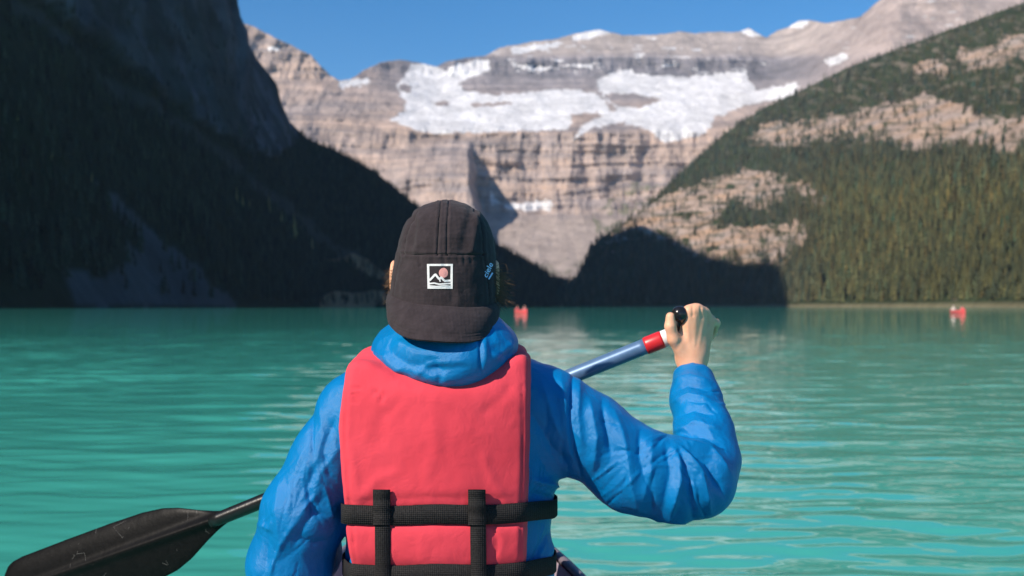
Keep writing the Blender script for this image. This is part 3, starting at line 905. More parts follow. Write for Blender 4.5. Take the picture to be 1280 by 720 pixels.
# ---------------------------------------------------------------- two far canoes and their crews
m_red2 = simple_mat('far_red_fibreglass', (0.72, 0.09, 0.10), 0.4, 0.5, 0.05, 3)
CM2 = dict(out=m_red2, rail=simple_mat('far_pale_rail', (0.55, 0.30, 0.28), 0.5), wood=m_wood); CM2['in'] = simple_mat('far_red_lining', (0.55, 0.07, 0.07), 0.6)
m_skin_far = simple_mat('skin_plain', (0.55, 0.33, 0.24), 0.6)
def small_person(name, loc, yaw, vest_c, shirt_c, label, hat_c, hair_c=(0.06, 0.035, 0.02)):
    """a seated paddler, one body mesh with clothing over it"""
    root = empty(name, loc, label, 'person')
    root.rotation_euler = (0, 0, yaw)
    def body(X, Y, Z):
        d = ell_(X, Y, Z, (0, 0.01, 0.80), (0.075, 0.095, 0.115))
        d = smin(d, cap_(X, Y, Z, (0, 0, 0.60), (0, 0, 0.74), 0.055, 0.05), 0.03)
        d = smin(d, ell_(X, Y, Z, (0, 0, 0.40), (0.165, 0.11, 0.27)), 0.04)
        for s in (-1, 1):
            d = smin(d, chain(X, Y, Z, [(s * .17, 0, .58), (s * .25, .05, .36), (s * .12, .28, .40)], [.05, .04, .03]), 0.02)
            d = smin(d, chain(X, Y, Z, [(s * .09, 0, .12), (s * .13, .40, .22), (s * .12, .52, -.08)], [.085, .06, .045]), 0.02)
            d = smin(d, cap_(X, Y, Z, (s * .12, .30, .40), (s * .09, .36, .41), .03, .024), 0.01)
        d = smin(d, cap_(X, Y, Z, (0, .10, .80), (0, .118, .785), .014, .012), 0.01)
        return d
    V, Q = sdf_mesh((-.36, -.2, -.18), (.36, .66, .98), 0.02, body)
    obj('body', mesh_np('body', relax(V, Q, 1), Q), m_skin_far, root)
    def shirt(X, Y, Z):
        d = ell_(X, Y, Z, (0, 0, 0.40), (0.175, 0.12, 0.28))
        for s in (-1, 1):
            d = smin(d, chain(X, Y, Z, [(s * .17, 0, .58), (s * .25, .05, .36), (s * .13, .26, .40)], [.06, .05, .04]), 0.02)
        return smax(d, 0.16 - Z, 0.01)
    V, Q = sdf_mesh((-.36, -.2, .1), (.36, .4, .74), 0.02, shirt)
    obj('shirt', mesh_np('shirt', relax(V, Q, 1), Q), simple_mat('far_shirt', shirt_c, 0.8), root)
    def vest(X, Y, Z):
        return smax(smax(ell_(X, Y, Z, (0, 0, 0.41), (0.20, 0.155, 0.30)), np.abs(X) - 0.165, 0.02), np.abs(Z - .42) - .22, 0.02)
    V, Q = sdf_mesh((-.24, -.2, .14), (.24, .2, .7), 0.02, vest)
    obj('life_vest', mesh_np('life_vest', relax(V, Q, 1), Q), simple_mat('far_vest', vest_c, 0.7), root)
    def trousers(X, Y, Z):
        d = ell_(X, Y, Z, (0, 0.02, 0.14), (.17, .14, .10))
        for s in (-1, 1): d = smin(d, chain(X, Y, Z, [(s * .09, 0, .12), (s * .13, .40, .22), (s * .12, .52, -.06)], [.095, .07, .055]), 0.02)
        return d
    V, Q = sdf_mesh((-.3, -.2, -.16), (.3, .64, .36), 0.02, trousers)
    obj('trousers', mesh_np('trousers', relax(V, Q, 1), Q), simple_mat('far_trousers', (0.05, 0.05, 0.07), 0.8), root)
    def hat(X, Y, Z):
        d = np.maximum(ell_(X, Y, Z, (0, 0.005, 0.82), (0.088, 0.108, 0.115)), 0.80 - Z - 0.3 * np.minimum(0, Y - 0.02))
        return d
    V, Q = sdf_mesh((-.13, -.15, .70), (.13, .15, .97), 0.015, hat)
    obj('hair', mesh_np('hair', relax(V, Q, 1), Q), simple_mat('far_hair', hat_c, 0.7), root)
    return root

def far_canoe(px, yaw_deg, label, crew):
    Y = 120.0; x = (px - 640) / F * Y; yaw = math.radians(yaw_deg)
    build_canoe((x, Y, 0), yaw, -2.3, 2.3, 0.43, label, CM2, group=None, seats=(1.25, -1.45), detail=True, mid=0.44, end=0.60)
    for (yy, args) in crew:
        dx, dy = -math.sin(yaw) * yy, math.cos(yaw) * yy
        small_person('person', (x + dx, Y + dy, 0.10), yaw, *args)
far_canoe(651, 18, 'small red canoe far out on the lake beside the cap', [
    (-1.45, ((0.75, 0.20, 0.22), (0.50, 0.22, 0.22), 'person in a pink-red life vest at the stern of the canoe beside the cap', (0.40, 0.20, 0.18))),
    (1.25, ((0.70, 0.08, 0.10), (0.3, 0.1, 0.1), 'person in a red life vest at the bow of the canoe beside the cap', (0.05, 0.03, 0.02)))])
far_canoe(1197, -3, 'small red canoe far off below the sunlit forest shore', [
    (-1.45, ((0.80, 0.07, 0.08), (0.6, 0.2, 0.2), 'person in a red life vest at the stern of the canoe below the forest', (0.05, 0.03, 0.02))),
    (1.25, ((0.72, 0.62, 0.55), (0.7, 0.66, 0.6), 'person in pale clothes at the bow of the canoe below the forest', (0.66, 0.60, 0.52)))])
# ================================================================== the paddler
TX, TY = -0.109, 1.745                      # torso axis
person = empty('person', (TX, TY, 0.215), 'person from behind in blue jacket, red life vest and backward black cap, paddling', 'person')
def pchild(name, me, mat, parent=None):
    """part given in world coordinates, parented to the person (or one of its parts)"""
    o = obj(name, me, mat, parent or person)
    if parent is None: o.matrix_parent_inverse = Matrix.Translation(person.location).inverted()
    return o

# ---------------------------------------------------------------- materials
def fabric_mat(name, c0, c1, rough, weave, wdist, crumple=0.0, cscale=30.0, sheen=0.0, spec=0.4, vscale=9.0):
    m = NT(name)
    c = m.coord()
    n = m.noise(vscale, 5, 0.6, c)
    m.base(m.ramp(n, [(0.28, c0), (0.72, c1)]))
    m.setb(Roughness=rough, Specular_IOR_Level=spec, Sheen_Weight=sheen)
    wv = m.new('ShaderNodeTexWave', wave_type='BANDS', bands_direction='Z'); m.link(c, wv.inputs['Vector']); wv.inputs['Scale'].default_value = weave
    wv2 = m.new('ShaderNodeTexWave', wave_type='BANDS', bands_direction='X'); m.link(c, wv2.inputs['Vector']); wv2.inputs['Scale'].default_value = weave
    nb = m.bump(m.math('ADD', wv.outputs['Fac'], wv2.outputs['Fac']), 0.35, wdist)
    if crumple > 0:
        a = m.noise(cscale, 3, 0.5, c, 0.6)
        rid = m.math('ABSOLUTE', m.math('SUBTRACT', a, 0.5))
        b = m.noise(cscale * 2.7, 3, 0.55, c, 0.8)
        rid2 = m.math('ABSOLUTE', m.math('SUBTRACT', b, 0.5))
        nb = m.bump(m.math('ADD', rid, m.math('MULTIPLY', rid2, 0.45)), 0.8, crumple, nb)
    m.norm(nb)
    return m.mat
m_jacket = fabric_mat('blue_nylon', (0.0, 0.148, 0.39), (0.0, 0.188, 0.485), 0.38, 420, 0.0003, 0.0055, 17.0, 0.0, 0.32)
m_vest = fabric_mat('coral_red_vest_cloth', (0.72, 0.050, 0.076), (0.82, 0.068, 0.100), 0.75, 200, 0.0007, 0.0035, 11.0, 0.05, 0.2, 7.0)
m_web = fabric_mat('black_webbing', (0.007, 0.0065, 0.007), (0.030, 0.028, 0.028), 0.8, 95, 0.0016, 0.0, 10, 0.0, 0.2, 420.0)
m_cap = fabric_mat('faded_black_canvas', (0.029, 0.0215, 0.0245), (0.047, 0.0355, 0.040), 0.9, 150, 0.0008, 0.004, 24.0, 0.08, 0.15, 60.0)
m_pants = fabric_mat('grey_trousers', (0.16, 0.14, 0.16), (0.20, 0.17, 0.20), 0.8, 330, 0.0004, 0.004, 15.0)
m_white = simple_mat('white_badge_thread', (0.80, 0.77, 0.76), 0.7, 0.3, 0.05, 200, 0.3, 900)
m_pink = simple_mat('pink_badge_thread', (0.78, 0.34, 0.31), 0.7, 0.3, 0.05, 200, 0.3, 900)
m_lbl = simple_mat('pale_blue_print', (0.50, 0.66, 0.95), 0.6, 0.3, 0.05, 200)
m_dark = simple_mat('dark_badge_ground', (0.035, 0.028, 0.03), 0.85, 0.2, 0.1, 200)
ms = NT('skin')
cc = ms.coord()
ms.base(ms.ramp(ms.noise(28, 5, 0.6, cc), [(0.3, (0.76, 0.36, 0.215)), (0.7, (0.85, 0.47, 0.30))]))
ms.setb(Roughness=0.5, Specular_IOR_Level=0.4, Subsurface_Weight=0.12)
ms.b.inputs['Subsurface Radius'].default_value = (0.012, 0.005, 0.003)
ms.b.inputs['Subsurface Scale'].default_value = 0.5
ms.norm(ms.bump(ms.noise(160, 4, 0.6, cc), 0.25, 0.0012))
m_skin = ms.mat
m_hair = simple_mat('brown_hair', (0.16, 0.085, 0.04), 0.5, 0.4, 0.3, 60)
m_shoe = simple_mat('dark_shoes', (0.04, 0.04, 0.045), 0.7)

# ---------------------------------------------------------------- skeleton (pixels of the photograph at a depth)
def torso_sdf(X, Y, Z, grow=0.0):
    zt = [0.20, 0.44, 0.52, 0.60, 0.70, 0.765, 0.80, 0.83, 0.87]
    rx = np.interp(Z, zt, [0.175, 0.183, 0.177, 0.186, 0.195, 0.185, 0.150, 0.100, 0.070]) + grow
    ry = np.interp(Z, zt, [0.125, 0.122, 0.122, 0.126, 0.128, 0.120, 0.105, 0.085, 0.065]) + grow
    yc = TY + np.interp(Z, [0.2, 0.5, 0.75, 0.87], [-0.02, 0.0, 0.0, 0.01])
    k = np.sqrt(((X - TX) / rx) ** 2 + ((Y - yc) / ry) ** 2)
    d = (k - 1) * np.minimum(rx, ry)
    return smax(d, Z - 0.875 - grow, 0.03)
SL, SR = P(441, 516, 1.735), P(688, 512, 1.735)
R_ARM = [P(682, 514, 1.735), P(735, 544, 1.735), P(790, 586, 1.735), P(845, 599, 1.735), P(874, 600, 1.745)]
R_RAD = [0.062, 0.068, 0.0705, 0.066, 0.060]
R_FORE = [P(874, 602, 1.745), P(886, 575, 1.785), P(880, 540, 1.83), P(870, 500, 1.89), P(866, 468, 1.938)]
R_FRAD = [0.060, 0.052, 0.0500, 0.044, 0.0372]
L_ARM = [P(440, 516, 1.735), P(411, 574, 1.725), P(381, 640, 1.72), P(363, 705, 1.735)]
L_RAD = [0.056, 0.060, 0.068, 0.071]
L_FORE = [P(363, 705, 1.735), P(384, 690, 1.84), P(404, 628, 2.01)]
L_FRAD = [0.072, 0.058, 0.036]
def yoke(X, Y, Z, g=0.0): return cap_(X, Y, Z, SL, SR, 0.059 + g, 0.061 + g)
def jacket_sdf(X, Y, Z):
    d = torso_sdf(X, Y, Z)
    d = smin(d, yoke(X, Y, Z), 0.05)
    ra = smin(chain(X, Y, Z, R_ARM, R_RAD, 0.03), chain(X, Y, Z, R_FORE, R_FRAD, 0.025), 0.018)
    la = smin(chain(X, Y, Z, L_ARM, L_RAD, 0.03), chain(X, Y, Z, L_FORE, L_FRAD, 0.025), 0.018)
    d = smin(d, ra, 0.035); d = smin(d, la, 0.012)
    # open cuffs and hem
    wr = P(866, 468, 1.938); dirn = (P(866, 440, 1.965) - wr); dirn /= np.linalg.norm(dirn)
    d = np.where((X > 0.2) & (Z > 0.70), smax(d, (X - wr[0]) * dirn[0] + (Y - wr[1]) * dirn[1] + (Z - wr[2]) * dirn[2] - 0.008, 0.008), d)
    return smax(d, 0.30 - Z, 0.02)
H_J = 0.0055
V, Q = sdf_mesh((-0.52, 1.55, 0.28), (0.50, 2.12, 0.92), H_J, jacket_sdf)
V = relax(V, Q, 3)
# one round of refinement so that creases can be sharp
def subdivide(V, Q):
    E = np.concatenate([Q[:, [0, 1]], Q[:, [1, 2]], Q[:, [2, 3]], Q[:, [3, 0]]]); E.sort(axis=1)
    U, inv = np.unique(E, axis=0, return_inverse=True); inv = inv.ravel()
    n = len(V); m_ = len(Q)
    em = (V[U[:, 0]] + V[U[:, 1]]) / 2; fm = V[Q].mean(1)
    e = [inv[k * m_:(k + 1) * m_] + n for k in range(4)]; f = np.arange(m_) + n + len(U)
    Q2 = np.concatenate([np.stack([Q[:, 0], e[0], f, e[3]], 1), np.stack([e[0], Q[:, 1], e[1], f], 1), np.stack([f, e[1], Q[:, 2], e[2]], 1), np.stack([e[3], f, e[2], Q[:, 3]], 1)])
    return np.concatenate([V, em, fm]), Q2
V, Q = subdivide(V, Q); V = relax(V, Q, 2)
N = vnormals(V, Q)
def seg_dist(px, py, a, b):
    a = np.array(a, float); b = np.array(b, float); ab = b - a
    t = np.clip(((px - a[0]) * ab[0] + (py - a[1]) * ab[1]) / (ab @ ab), 0, 1)
    return np.hypot(px - a[0] - ab[0] * t, py - a[1] - ab[1] * t), t
def pl_dist(px, py, pts):
    D_ = np.full(px.shape, 1e9); T_ = np.zeros(px.shape); n = len(pts) - 1
    for i in range(n):
        d, t = seg_dist(px, py, pts[i], pts[i + 1])
        m_ = d < D_; D_ = np.where(m_, d, D_); T_ = np.where(m_, (i + t) / n, T_)
    return D_, T_
# creases seen from behind: (polyline, half width px, height mm); + ridge, - valley
folds = [
    # right shoulder and upper arm
    ([(716, 466), (712, 520), (716, 560), (728, 605)], 3.2, -5), ([(724, 468), (722, 520), (728, 560)], 5, 3),
    ([(700, 470), (705, 510), (712, 560)], 8, 4), ([(678, 480), (690, 520), (700, 545)], 6, 4), ([(668, 520), (690, 560), (712, 585)], 8, -4),
    ([(736, 500), (745, 545), (742, 590)], 7, 5), ([(752, 500), (760, 540), (764, 570)], 6, -5), ([(768, 515), (782, 560), (790, 610), (800, 640)], 8, 5),
    ([(800, 536), (800, 575), (812, 615)], 7, -5), ([(815, 545), (812, 590), (802, 630)], 8, 4), ([(832, 552), (838, 590), (828, 640)], 6, -4),
    # elbow crook, radiating
    ([(846, 562), (850, 600), (838, 645)], 6, 7), ([(848, 560), (864, 600), (866, 650)], 5.5, -6), ([(850, 558), (876, 590), (888, 640)], 6, 7),
    ([(851, 556), (884, 578), (906, 620)], 5.5, -6), ([(852, 552), (888, 562), (914, 596)], 6, 6), ([(850, 546), (880, 545), (914, 566)], 5, -4),
    ([(846, 542), (870, 528), (902, 540)], 7, 5), ([(842, 522), (866, 512), (900, 520)], 6, -4), ([(840, 505), (862, 494), (892, 503)], 7, 5), ([(839, 490), (860, 482), (886, 488)], 4, -3.5),
    ([(840, 476), (862, 470), (890, 478)], 5, 3), ([(800, 652), (830, 648), (870, 654)], 5, 3),
    # left shoulder, sleeve
    ([(393, 490), (390, 540), (392, 575)], 2.4, -4), ([(400, 500), (404, 545), (396, 580)], 6, 3), ([(420, 520), (404, 560), (412, 600)], 7, -5), ([(424, 560), (402, 590), (392, 620)], 7, 5),
    ([(396, 580), (384, 610), (392, 640), (412, 645)], 5, -6), ([(398, 614), (372, 648), (352, 680), (338, 715)], 3.5, 5), ([(404, 622), (382, 655), (364, 690)], 7, -5),
    ([(404, 600), (414, 640), (416, 648)], 4, 5), ([(350, 600), (345, 640), (352, 690)], 8, 4), ([(322, 655), (336, 662), (338, 650)], 4, 4), ([(336, 640), (334, 680), (330, 715)], 7, -4),
    ([(372, 672), (392, 680), (410, 676)], 6, -5), ([(380, 560), (366, 600), (360, 640)], 8, 3),
    # waist under the arm
    ([(664, 600), (690, 606), (712, 612)], 5, 5), ([(664, 616), (690, 622)], 4, -4), ([(690, 660), (672, 690), (664, 712)], 5, -4), ([(697, 672), (682, 700), (676, 716)], 4, 3)]
fr = np.random.default_rng(77)
def more_folds(n, area, aim, ln, wd, am):
    # fine creases: start in a box, run toward an aim point (or along a direction) with some wander
    for _ in range(n):
        x, y = fr.uniform(area[0], area[2]), fr.uniform(area[1], area[3])
        d = np.array([aim[0] - x, aim[1] - y]) if len(aim) == 2 else np.array(aim[:2])
        a = math.atan2(d[1], d[0]) + fr.normal() * 0.28; L = fr.uniform(*ln); b = fr.normal() * 0.25
        pts = [(x, y), (x + L / 2 * math.cos(a), y + L / 2 * math.sin(a)), (x + L / 2 * math.cos(a) + L / 2 * math.cos(a + b), y + L / 2 * math.sin(a) + L / 2 * math.sin(a + b))]
        folds.append((pts, fr.uniform(*wd) * 0.72, fr.choice([-1, 1], p=[0.72, 0.28]) * fr.uniform(*am) * 0.72))
more_folds(26, (735, 500, 830, 650), (846, 545), (25, 60), (1.6, 3.4), (1.2, 3.0))
more_folds(20, (850, 560, 915, 650), (848, 556), (20, 50), (1.6, 3.2), (1.2, 3.2))
more_folds(16, (842, 480, 910, 550), (1, 0.25, 0), (18, 45), (1.6, 3.2), (1.0, 2.6))
more_folds(14, (664, 470, 715, 620), (0.3, 1, 0), (22, 55), (1.8, 3.4), (1.0, 2.6))
more_folds(22, (330, 560, 415, 715), (-0.45, 1, 0), (22, 60), (1.6, 3.4), (1.2, 3.0))
more_folds(12, (380, 490, 425, 640), (0.5, 1, 0), (15, 40), (1.6, 3.2), (1.0, 2.6))
more_folds(10, (664, 650, 700, 715), (-0.5, 1, 0), (15, 35), (1.6, 3.0), (1.0, 2.2))
vx, vy = to_px(V)
face = smooth(0.25, -0.25, N[:, 1])
disp = np.zeros(len(V))
for pts, w, amp_ in folds:
    d, t = pl_dist(vx, vy, pts)
    env = np.clip(np.minimum(t, 1 - t) * 4 + 0.25, 0, 1)
    disp += np.where(vx < 500, 0.85, 1.35) * amp_ * 1e-3 * (0.35 * np.exp(-(d / w) ** 2) + 0.75 * np.exp(-np.abs(d) / (0.75 * w))) * env * face
# crumpled nylon everywhere, stretched along the limbs
q = V * np.array([1, 1, 0.8])
wq = q + 0.02 * np.stack([noise3(q[:, 0] * 18, q[:, 1] * 18, q[:, 2] * 18, 401 + k) for k in range(3)], 1)
cr = fbm(wq[:, 0] * 11, wq[:, 1] * 11, wq[:, 2] * 8, 3, 411, 0.45, ridged=True)
cr2 = fbm(wq[:, 0] * 27, wq[:, 1] * 27, wq[:, 2] * 20, 2, 421, 0.5, ridged=True)
disp += 0.0014 * (cr - 0.2) + 0.0008 * (cr2 - 0.2)
V = V + N * disp[:, None]
me_jacket = mesh_np('jacket', V, Q, True)
jacket = pchild('jacket', me_jacket, m_jacket)
JV, JQ = V, Q

# ---------------------------------------------------------------- hood: a collapsed roll round the neck
NK = P(558, 425, 1.692)
def hood_sdf(X, Y, Z):
    x = X - NK[0]; y = Y - NK[1]; z = Z - NK[2]
    th = np.arctan2(x, -y)                        # 0 faces the camera
    R = 0.083 + 0.004 * np.cos(th) + 0.006 * np.sin(2 * th)
    zc = -0.014 - 0.018 * np.cos(th) + 0.005 * np.sin(th)
    rr = np.sqrt((x / 1.08) ** 2 + y ** 2)
    rad = 0.031 + 0.003 * np.cos(th) + 0.003 * np.sin(3 * th + 0.6)
    d = np.sqrt((rr - R) ** 2 + ((z - zc) / 1.15) ** 2) - rad
    d2 = np.sqrt((rr - R * 0.80) ** 2 + ((z - zc - 0.026 - 0.012 * np.cos(th)) / 1.4) ** 2) - 0.022
    d = smin(d, d2, 0.02)
    return d
V, Q = sdf_mesh(NK - np.array([0.17, 0.17, 0.11]), NK + np.array([0.17, 0.17, 0.10]), 0.005, hood_sdf)
V = relax(V, Q, 2); V, Q = subdivide(V, Q); V = relax(V, Q, 1); N = vnormals(V, Q)
vx, vy = to_px(V); face = smooth(0.3, -0.2, N[:, 1])
disp = np.zeros(len(V))
for pts, w, amp_ in [([(598, 415), (600, 440), (600, 468)], 1.8, -4), ([(606, 418), (606, 440), (605, 464)], 4, 3), ([(476, 436), (510, 455), (545, 462), (590, 458)], 6, -4), ([(490, 455), (530, 472), (575, 474)], 6, 2),
                     ([(490, 425), (520, 440), (560, 446)], 6, 4), ([(540, 452), (552, 466), (548, 478)], 4, -3), ([(615, 430), (628, 444), (640, 440)], 5, -4), ([(612, 450), (630, 440), (642, 428)], 5, 4), ([(480, 440), (488, 455), (505, 466)], 5, 4), ([(520, 468), (535, 456), (560, 452)], 4, 3)]:
    d, t = pl_dist(vx, vy, pts); env = np.clip(np.minimum(t, 1 - t) * 4 + 0.25, 0, 1)
    disp += amp_ * 1e-3 * np.exp(-(d / w) ** 2) * env * face
wq = V + 0.015 * np.stack([noise3(V[:, 0] * 22, V[:, 1] * 22, V[:, 2] * 22, 431 + k) for k in range(3)], 1)
disp += 0.0035 * (fbm(wq[:, 0] * 14, wq[:, 1] * 14, wq[:, 2] * 14, 2, 441, 0.35, ridged=True) - 0.2)
V = V + N * disp[:, None]
hood = pchild('hood', mesh_np('hood', V, Q), m_jacket, jacket)
HV, HQ = V, Q

# ---------------------------------------------------------------- life vest
STRAP_Z = CAM_H - (642 - HZ) / F * 1.60
STRAP_Z2 = CAM_H - (715 - HZ) / F * 1.60
def vest_sdf(X, Y, Z):
    d_b = smin(torso_sdf(X, Y, Z), yoke(X, Y, Z), 0.05)
    sq = np.exp(-((Z - STRAP_Z) / 0.018) ** 2) + np.exp(-((Z - STRAP_Z2) / 0.018) ** 2)
    xl = np.interp(Z, [0.44, 0.57, 0.70, 0.81, 0.9], [-0.2560, -0.2710, -0.2790, -0.2690, -0.265])
    xr = np.interp(Z, [0.44, 0.57, 0.81, 0.9], [0.0180, 0.0215, 0.0275, 0.0275])
    xc = (xl + xr) / 2; hw = (xr - xl) / 2
    th = (0.040 - 0.012 * sq) * (1 - 0.25 * np.clip(np.abs(X - xc) / hw, 0, 1) ** 4)
    shell = smax(d_b - th, 0.003 - d_b, 0.004)
    side = np.abs(X - xc) - hw
    d = smax(shell, side, 0.016)
    ztop = 0.8185 + 0.045 * (X - xc) - 0.050 * np.exp(-((X - NK[0]) / 0.092) ** 4)
    y_out = 1.584 + 0.010 * ((X - xc) / hw) ** 2 + 0.018 * smooth(0.74, 0.825, Z) + 0.009 * sq + 0.012 * smooth(0.56, 0.42, Z)
    slab = smax(smax(y_out - Y, Y - y_out - 0.075, 0.02), side, 0.014)
    slab = smax(slab, Z - ztop, 0.016)
    d = smin(d, slab, 0.02)
    nk = np.sqrt((X - NK[0]) ** 2 + ((Y - NK[1] - 0.02)) ** 2) - 0.10
    d = smax(d, -nk, 0.012)
    front = np.where(Y > TY, 0.006 - np.abs(X - TX), -1)      # zip opening at the front
    d = smax(d, front, 0.008)
    d = smax(d, 0.385 - Z, 0.012)
    return smax(d, Z - 0.835, 0.02)
V, Q = sdf_mesh((-0.32, 1.55, 0.36), (0.08, 1.95, 0.87), 0.0045, vest_sdf)
V = relax(V, Q, 3); N = vnormals(V, Q)
vx, vy = to_px(V); face = smooth(0.3, -0.2, N[:, 1])
disp = 0.0022 * fbm(V[:, 0] * 11, V[:, 1] * 11, V[:, 2] * 9, 3, 451) + 0.0007 * fbm(V[:, 0] * 55, V[:, 1] * 55, V[:, 2] * 40, 2, 452)
for pts, w, amp_ in [([(438, 485), (452, 486)], 1.8, -3), ([(438, 493), (452, 494)], 1.8, -3), ([(437, 501), (450, 502)], 1.8, -2.5), ([(468, 488), (478, 494), (476, 503)], 2.5, -3), ([(470, 500), (478, 488)], 2.5, 2),
                     ([(428, 655), (540, 652), (660, 656)], 2.6, -4), ([(428, 628), (540, 622), (660, 624)], 5, -2), ([(612, 655), (622, 675), (618, 700)], 3.5, -3), ([(440, 560), (446, 600), (448, 628)], 5, 1.5), ([(653, 460), (654, 560), (650, 720)], 1.6, -2.6), ([(436, 466), (430, 540), (436, 620), (446, 720)], 1.6, -2.6), ([(440, 640), (470, 600), (500, 590)], 6, 1.6), ([(640, 640), (616, 600), (600, 560)], 6, 1.6), ([(530, 600), (545, 560), (540, 520)], 9, 1.5), ([(470, 560), (480, 520), (500, 500)], 8, -1.4), ([(600, 520), (625, 500), (640, 480)], 6, -1.6)]:
    d, t = pl_dist(vx, vy, pts); env = np.clip(np.minimum(t, 1 - t) * 5 + 0.3, 0, 1)
    disp += amp_ * 1e-3 * np.exp(-(d / w) ** 2) * env * face
V = V + N * disp[:, None]
vest = pchild('life_vest', mesh_np('life_vest', V, Q), m_vest)
VV, VQ = V, Q
bvh_body = BVHTree.FromPolygons([tuple(p) for p in np.concatenate([VV, JV])], [tuple(int(i) for i in f) for f in np.concatenate([VQ, JQ + len(VV)])])
bvh_vest = BVHTree.FromPolygons([tuple(p) for p in VV], [tuple(int(i) for i in f) for f in VQ])

def ribbon(cen, nor, wid, thick):
    """flat strap: centre points, outward normals, width direction per point"""
    cen = np.asarray(cen); nor = np.asarray(nor); wid = np.asarray(wid)
    m_ = len(cen); prof = [(-1, 0), (-0.96, 1), (0.96, 1), (1, 0), (0.96, -0.4), (-0.96, -0.4)]
    V = np.stack([cen + wid * a + nor * thick * b for a, b in prof], 1)
    return V.reshape(-1, 3), grid_faces(m_, len(prof), wrap=True)[:, ::-1]
def hull2d(pts):
    pts = sorted(map(tuple, pts))
    def half(ps):
        h = []
        for p in ps:
            while len(h) > 1 and (h[-1][0] - h[-2][0]) * (p[1] - h[-2][1]) - (h[-1][1] - h[-2][1]) * (p[0] - h[-2][0]) <= 0: h.pop()
            h.append(p)
        return h
    a, b = half(pts), half(pts[::-1])
    return np.array(a[:-1] + b[:-1])
def strap_loop(zc, halfw, slope):
    pts = []
    for th in np.linspace(0, 2 * math.pi, 160, endpoint=False):
        dv = Vector((math.cos(th), math.sin(th), 0))
        # only torso and vest, not the arms: search from the axis outwards to the first way out
        best = 0.0
        for zo in (-0.5, 0.0, 0.5):
            o_ = Vector((TX, TY, zc + zo * halfw)); r_ = 0.0
            x = np.linspace(0.05, 0.26, 106)
            dd = np.minimum(torso_sdf(TX + x * dv.x, TY + x * dv.y, np.full(106, zc)), vest_sdf(TX + x * dv.x, TY + x * dv.y, np.full(106, zc + zo * halfw)))
            ii = np.where(dd < 0)[0]
            if len(ii): best = max(best, x[ii[-1]])
        pts.append((TX + best * dv.x, TY + best * dv.y))
    h = hull2d(pts); h = np.concatenate([h, h[:1]])
    s = np.concatenate([[0], np.cumsum(np.linalg.norm(np.diff(h, axis=0), axis=1))])
    t = np.linspace(0, s[-1], 260)
    c = np.stack([np.interp(t, s, h[:, 0]), np.interp(t, s, h[:, 1])], 1)
    for _ in range(3): c[1:-1] = (c[:-2] + 2 * c[1:-1] + c[2:]) / 4
    nrm_ = c - np.array([TX, TY]); tg = np.gradient(c, axis=0); nn = np.stack([tg[:, 1], -tg[:, 0]], 1)
    nn *= np.sign((nn * nrm_).sum(1))[:, None]; nn /= np.linalg.norm(nn, axis=1, keepdims=True)
    z = zc + slope * (c[:, 0] - TX) + 0.0015 * np.sin(c[:, 0] * 40) - 0.17 * np.clip(c[:, 1] - 1.59, 0, 0.12)
    lift = np.where(np.abs(c[:, 0] - TX) > 0.135, 0.0055, 0.0045)
    lift = np.convolve(np.pad(lift, 6, mode='edge'), np.ones(13) / 13, 'valid')
    cen = np.stack([c[:, 0] + nn[:, 0] * lift, c[:, 1] + nn[:, 1] * lift, z], 1)
    n3 = np.stack([nn[:, 0], nn[:, 1], np.zeros(len(c))], 1)
    return ribbon(cen, n3, np.tile(np.array([0, 0, halfw]), (len(c), 1)), 0.0016)
for zc, slope in ((STRAP_Z + 0.002, 0.012), (STRAP_Z2, 0.01)):
    v_, f_ = strap_loop(zc, 0.0158, slope)
    pchild('waist_strap', mesh_np('waist_strap', v_, f_), m_web, vest)
def down_strap(px0, px1, py0, py1, hw_px, lift, name):
    cen = []
    n = 40
    for k in range(n):
        q_ = k / (n - 1); px = px0 + (px1 - px0) * q_; py = py0 + (py1 - py0) * q_
        d = (Vector(P(px, py, 1.0)) - Vector((0, 0, CAM_H))).normalized()
        hit = bvh_vest.ray_cast(Vector((0, 0, CAM_H)), d, 5)[0]
        y = hit.y if hit else 1.6
        cen.append((px, py, y))
    cen = np.array(cen)
    # taut: the strap spans dips, standing proud of the waist strap
    zs = np.array([CAM_H + (HZ - b) / F * c for a, b, c in cen])
    for zc in (STRAP_Z, STRAP_Z2):
        near = np.exp(-((zs - zc) / 0.020) ** 4)
        yb = np.interp(zc, zs[::-1], cen[::-1, 2])
        cen[:, 2] = cen[:, 2] - 0.0062 * near
    yy = cen[:, 2]
    for _ in range(6): yy[1:-1] = np.minimum(yy[1:-1], (yy[:-2] + yy[2:]) / 2)
    W = np.array([P(a, b, c - lift) for a, b, c in cen])
    tg = np.gradient(W, axis=0); nn = np.stack([np.zeros(n), -np.abs(tg[:, 2]), -tg[:, 1] * -1 * np.sign(-tg[:, 2])], 1)
    nn = np.cross(tg, np.array([1.0, 0, 0])); nn *= -np.sign(nn[:, 1])[:, None]; nn /= np.linalg.norm(nn, axis=1, keepdims=True)
    v_, f_ = ribbon(W, nn, np.tile(np.array([hw_px / F * 1.6, 0, 0]), (n, 1)), 0.0018)
    pchild(name, mesh_np(name, v_, f_), m_web, vest)
for (a, b) in ((478, 479), (597, 599)):
    down_strap(a, b, 614, 760, 9.8, 0.0015, 'down_strap')
    down_strap(a - 1, a - 1, 612, 656, 10.8, 0.0065, 'strap_loop')

